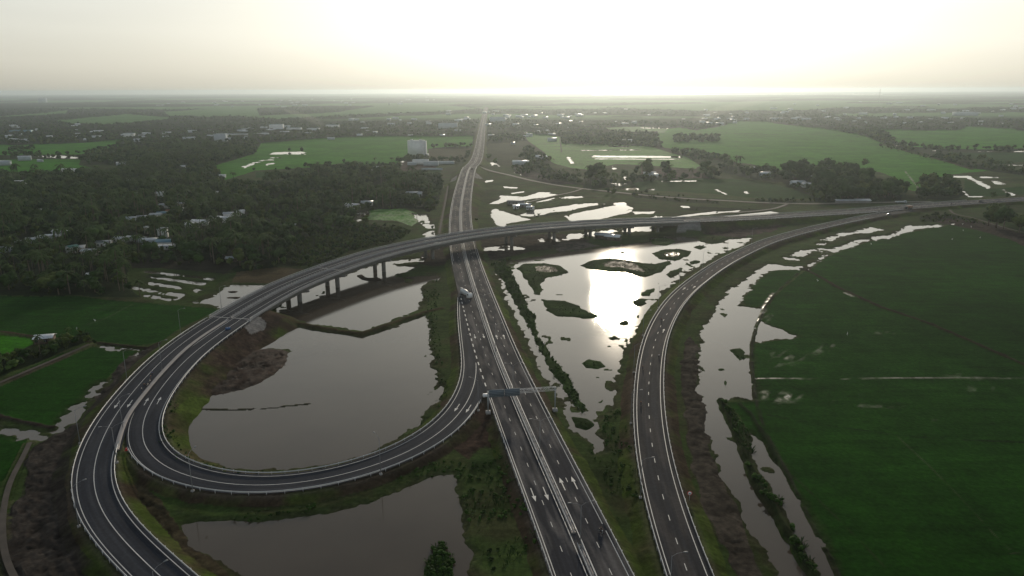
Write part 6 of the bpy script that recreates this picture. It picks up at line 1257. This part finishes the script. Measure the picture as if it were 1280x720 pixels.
for k_, qp in ISLES.items():
    if k_ in ('i2', 'i3', 'i1', 'i4', 'i5', 'i6', 'i7', 'i8', 'i9', 'ia', 'ib', 'ie', 'wr', 'reed2', 'reed3'): scatter(UW(qp, 0), 1.9, .25, .7)
    elif k_ == 'reed': scatter(UW(qp, 0), 1.6, .5, 1.35)
    elif k_ == 'isl': scatter(UW(qp, 0), .9, .6, 1.5, -.6)
scatter(UW([(530, 352), (552, 350), (550, 365), (545, 390), (550, 420), (556, 470), (562, 500), (540, 522), (505, 552), (475, 570), (430, 583), (420, 583), (460, 570), (495, 550), (527, 528), (548, 505), (555, 488), (545, 475), (538, 432), (534, 400), (530, 375)], 0), 2.0, .4, 1.1, -.1)
scatter(UW([(565, 585), (590, 575), (620, 560), (640, 600), (665, 660), (690, 730), (610, 730), (592, 700), (582, 660), (574, 610)], 0), 1.7, .4, 1.4, -.05)
scatter(UW([(757, 520), (775, 505), (790, 560), (800, 620), (815, 700), (790, 700), (765, 640), (745, 590), (742, 568), (757, 566), (750, 535)], 0), 1.8, .4, 1.3, -.05)
scatter(UW([(903, 505), (915, 512), (935, 540), (950, 570), (975, 620), (1000, 660), (1022, 716), (1012, 722), (990, 690), (962, 640), (940, 600), (925, 560)], 0), 1.3, .7, 1.8, -.2)
scatter(UW([(200, 570), (205, 540), (213, 510), (222, 515), (218, 545), (225, 562), (245, 578), (280, 590), (330, 592), (380, 590), (430, 582), (430, 588), (360, 598), (290, 600), (240, 592)], 0), 1.6, .4, 1.1, -.05)
scatter(UW([(300, 640), (360, 640), (440, 620), (520, 590), (560, 570), (570, 590), (520, 602), (450, 632), (370, 650), (290, 655), (230, 655), (200, 630), (240, 636)], 0), 1.8, .4, 1.4, 0.0)
V = np.concatenate(TV); Fq = np.concatenate(TF); tag(new_mesh('reeds', V, Fq.ravel(), np.full(len(Fq), 3), LEAF[1]), 'reeds and rough tufts on banks and islets', kind='stuff'); print('reeds', len(Fq))

# ------------------------------------------------------------------ haze
hz = MB().box((0, 12000, 56.0), (81000, 24400, 118.0)).build('haze', None)
m = bpy.data.materials.new('haze_air'); m.use_nodes = True; t = m.node_tree; t.nodes.remove(t.nodes['Principled BSDF'])
pv = t.nodes.new('ShaderNodeVolumePrincipled'); pv.inputs['Color'].default_value = (.84, .95, 1.0, 1); pv.inputs['Density'].default_value = HAZE_DENSITY; pv.inputs['Anisotropy'].default_value = HAZE_ANISO
t.links.new(pv.outputs[0], t.nodes['Material Output'].inputs['Volume']); hz.data.materials.append(m); tag(hz, kind='stuff')

# two thin plumes of smoke over the far fields
for (px, py, zt, wx_, ln, den, lb) in ((404, 166, 55, 16, 95, .0020, 'thin brown smoke drifting left over the far sheds'), (868, 160, 75, 34, 210, .0011, 'pale smoke drifting right over the sunlit far village')):
    x, y, _ = G(px, py, 0); iv, if_ = ico(2); s_ = 1 if px > 600 else -1
    P = []
    for v in iv:
        t_ = (v[2] + 1) / 2; P.append((x + s_ * ln * t_ * t_ + v[0] * wx_ * (.35 + 1.5 * t_), y + v[1] * wx_ * (.5 + 1.5 * t_), 3 + t_ * zt))
    o = new_mesh('smoke', P, if_.ravel(), np.full(len(if_), 3), None); sm_ = bpy.data.materials.new('smoke'); sm_.use_nodes = True; q_ = sm_.node_tree; q_.nodes.remove(q_.nodes['Principled BSDF'])
    v_ = q_.nodes.new('ShaderNodeVolumePrincipled'); v_.inputs['Color'].default_value = (.9, .88, .85, 1); v_.inputs['Density'].default_value = den; v_.inputs['Anisotropy'].default_value = .5
    q_.links.new(v_.outputs[0], q_.nodes['Material Output'].inputs['Volume']); o.data.materials.append(sm_); tag(o, lb, kind='stuff')
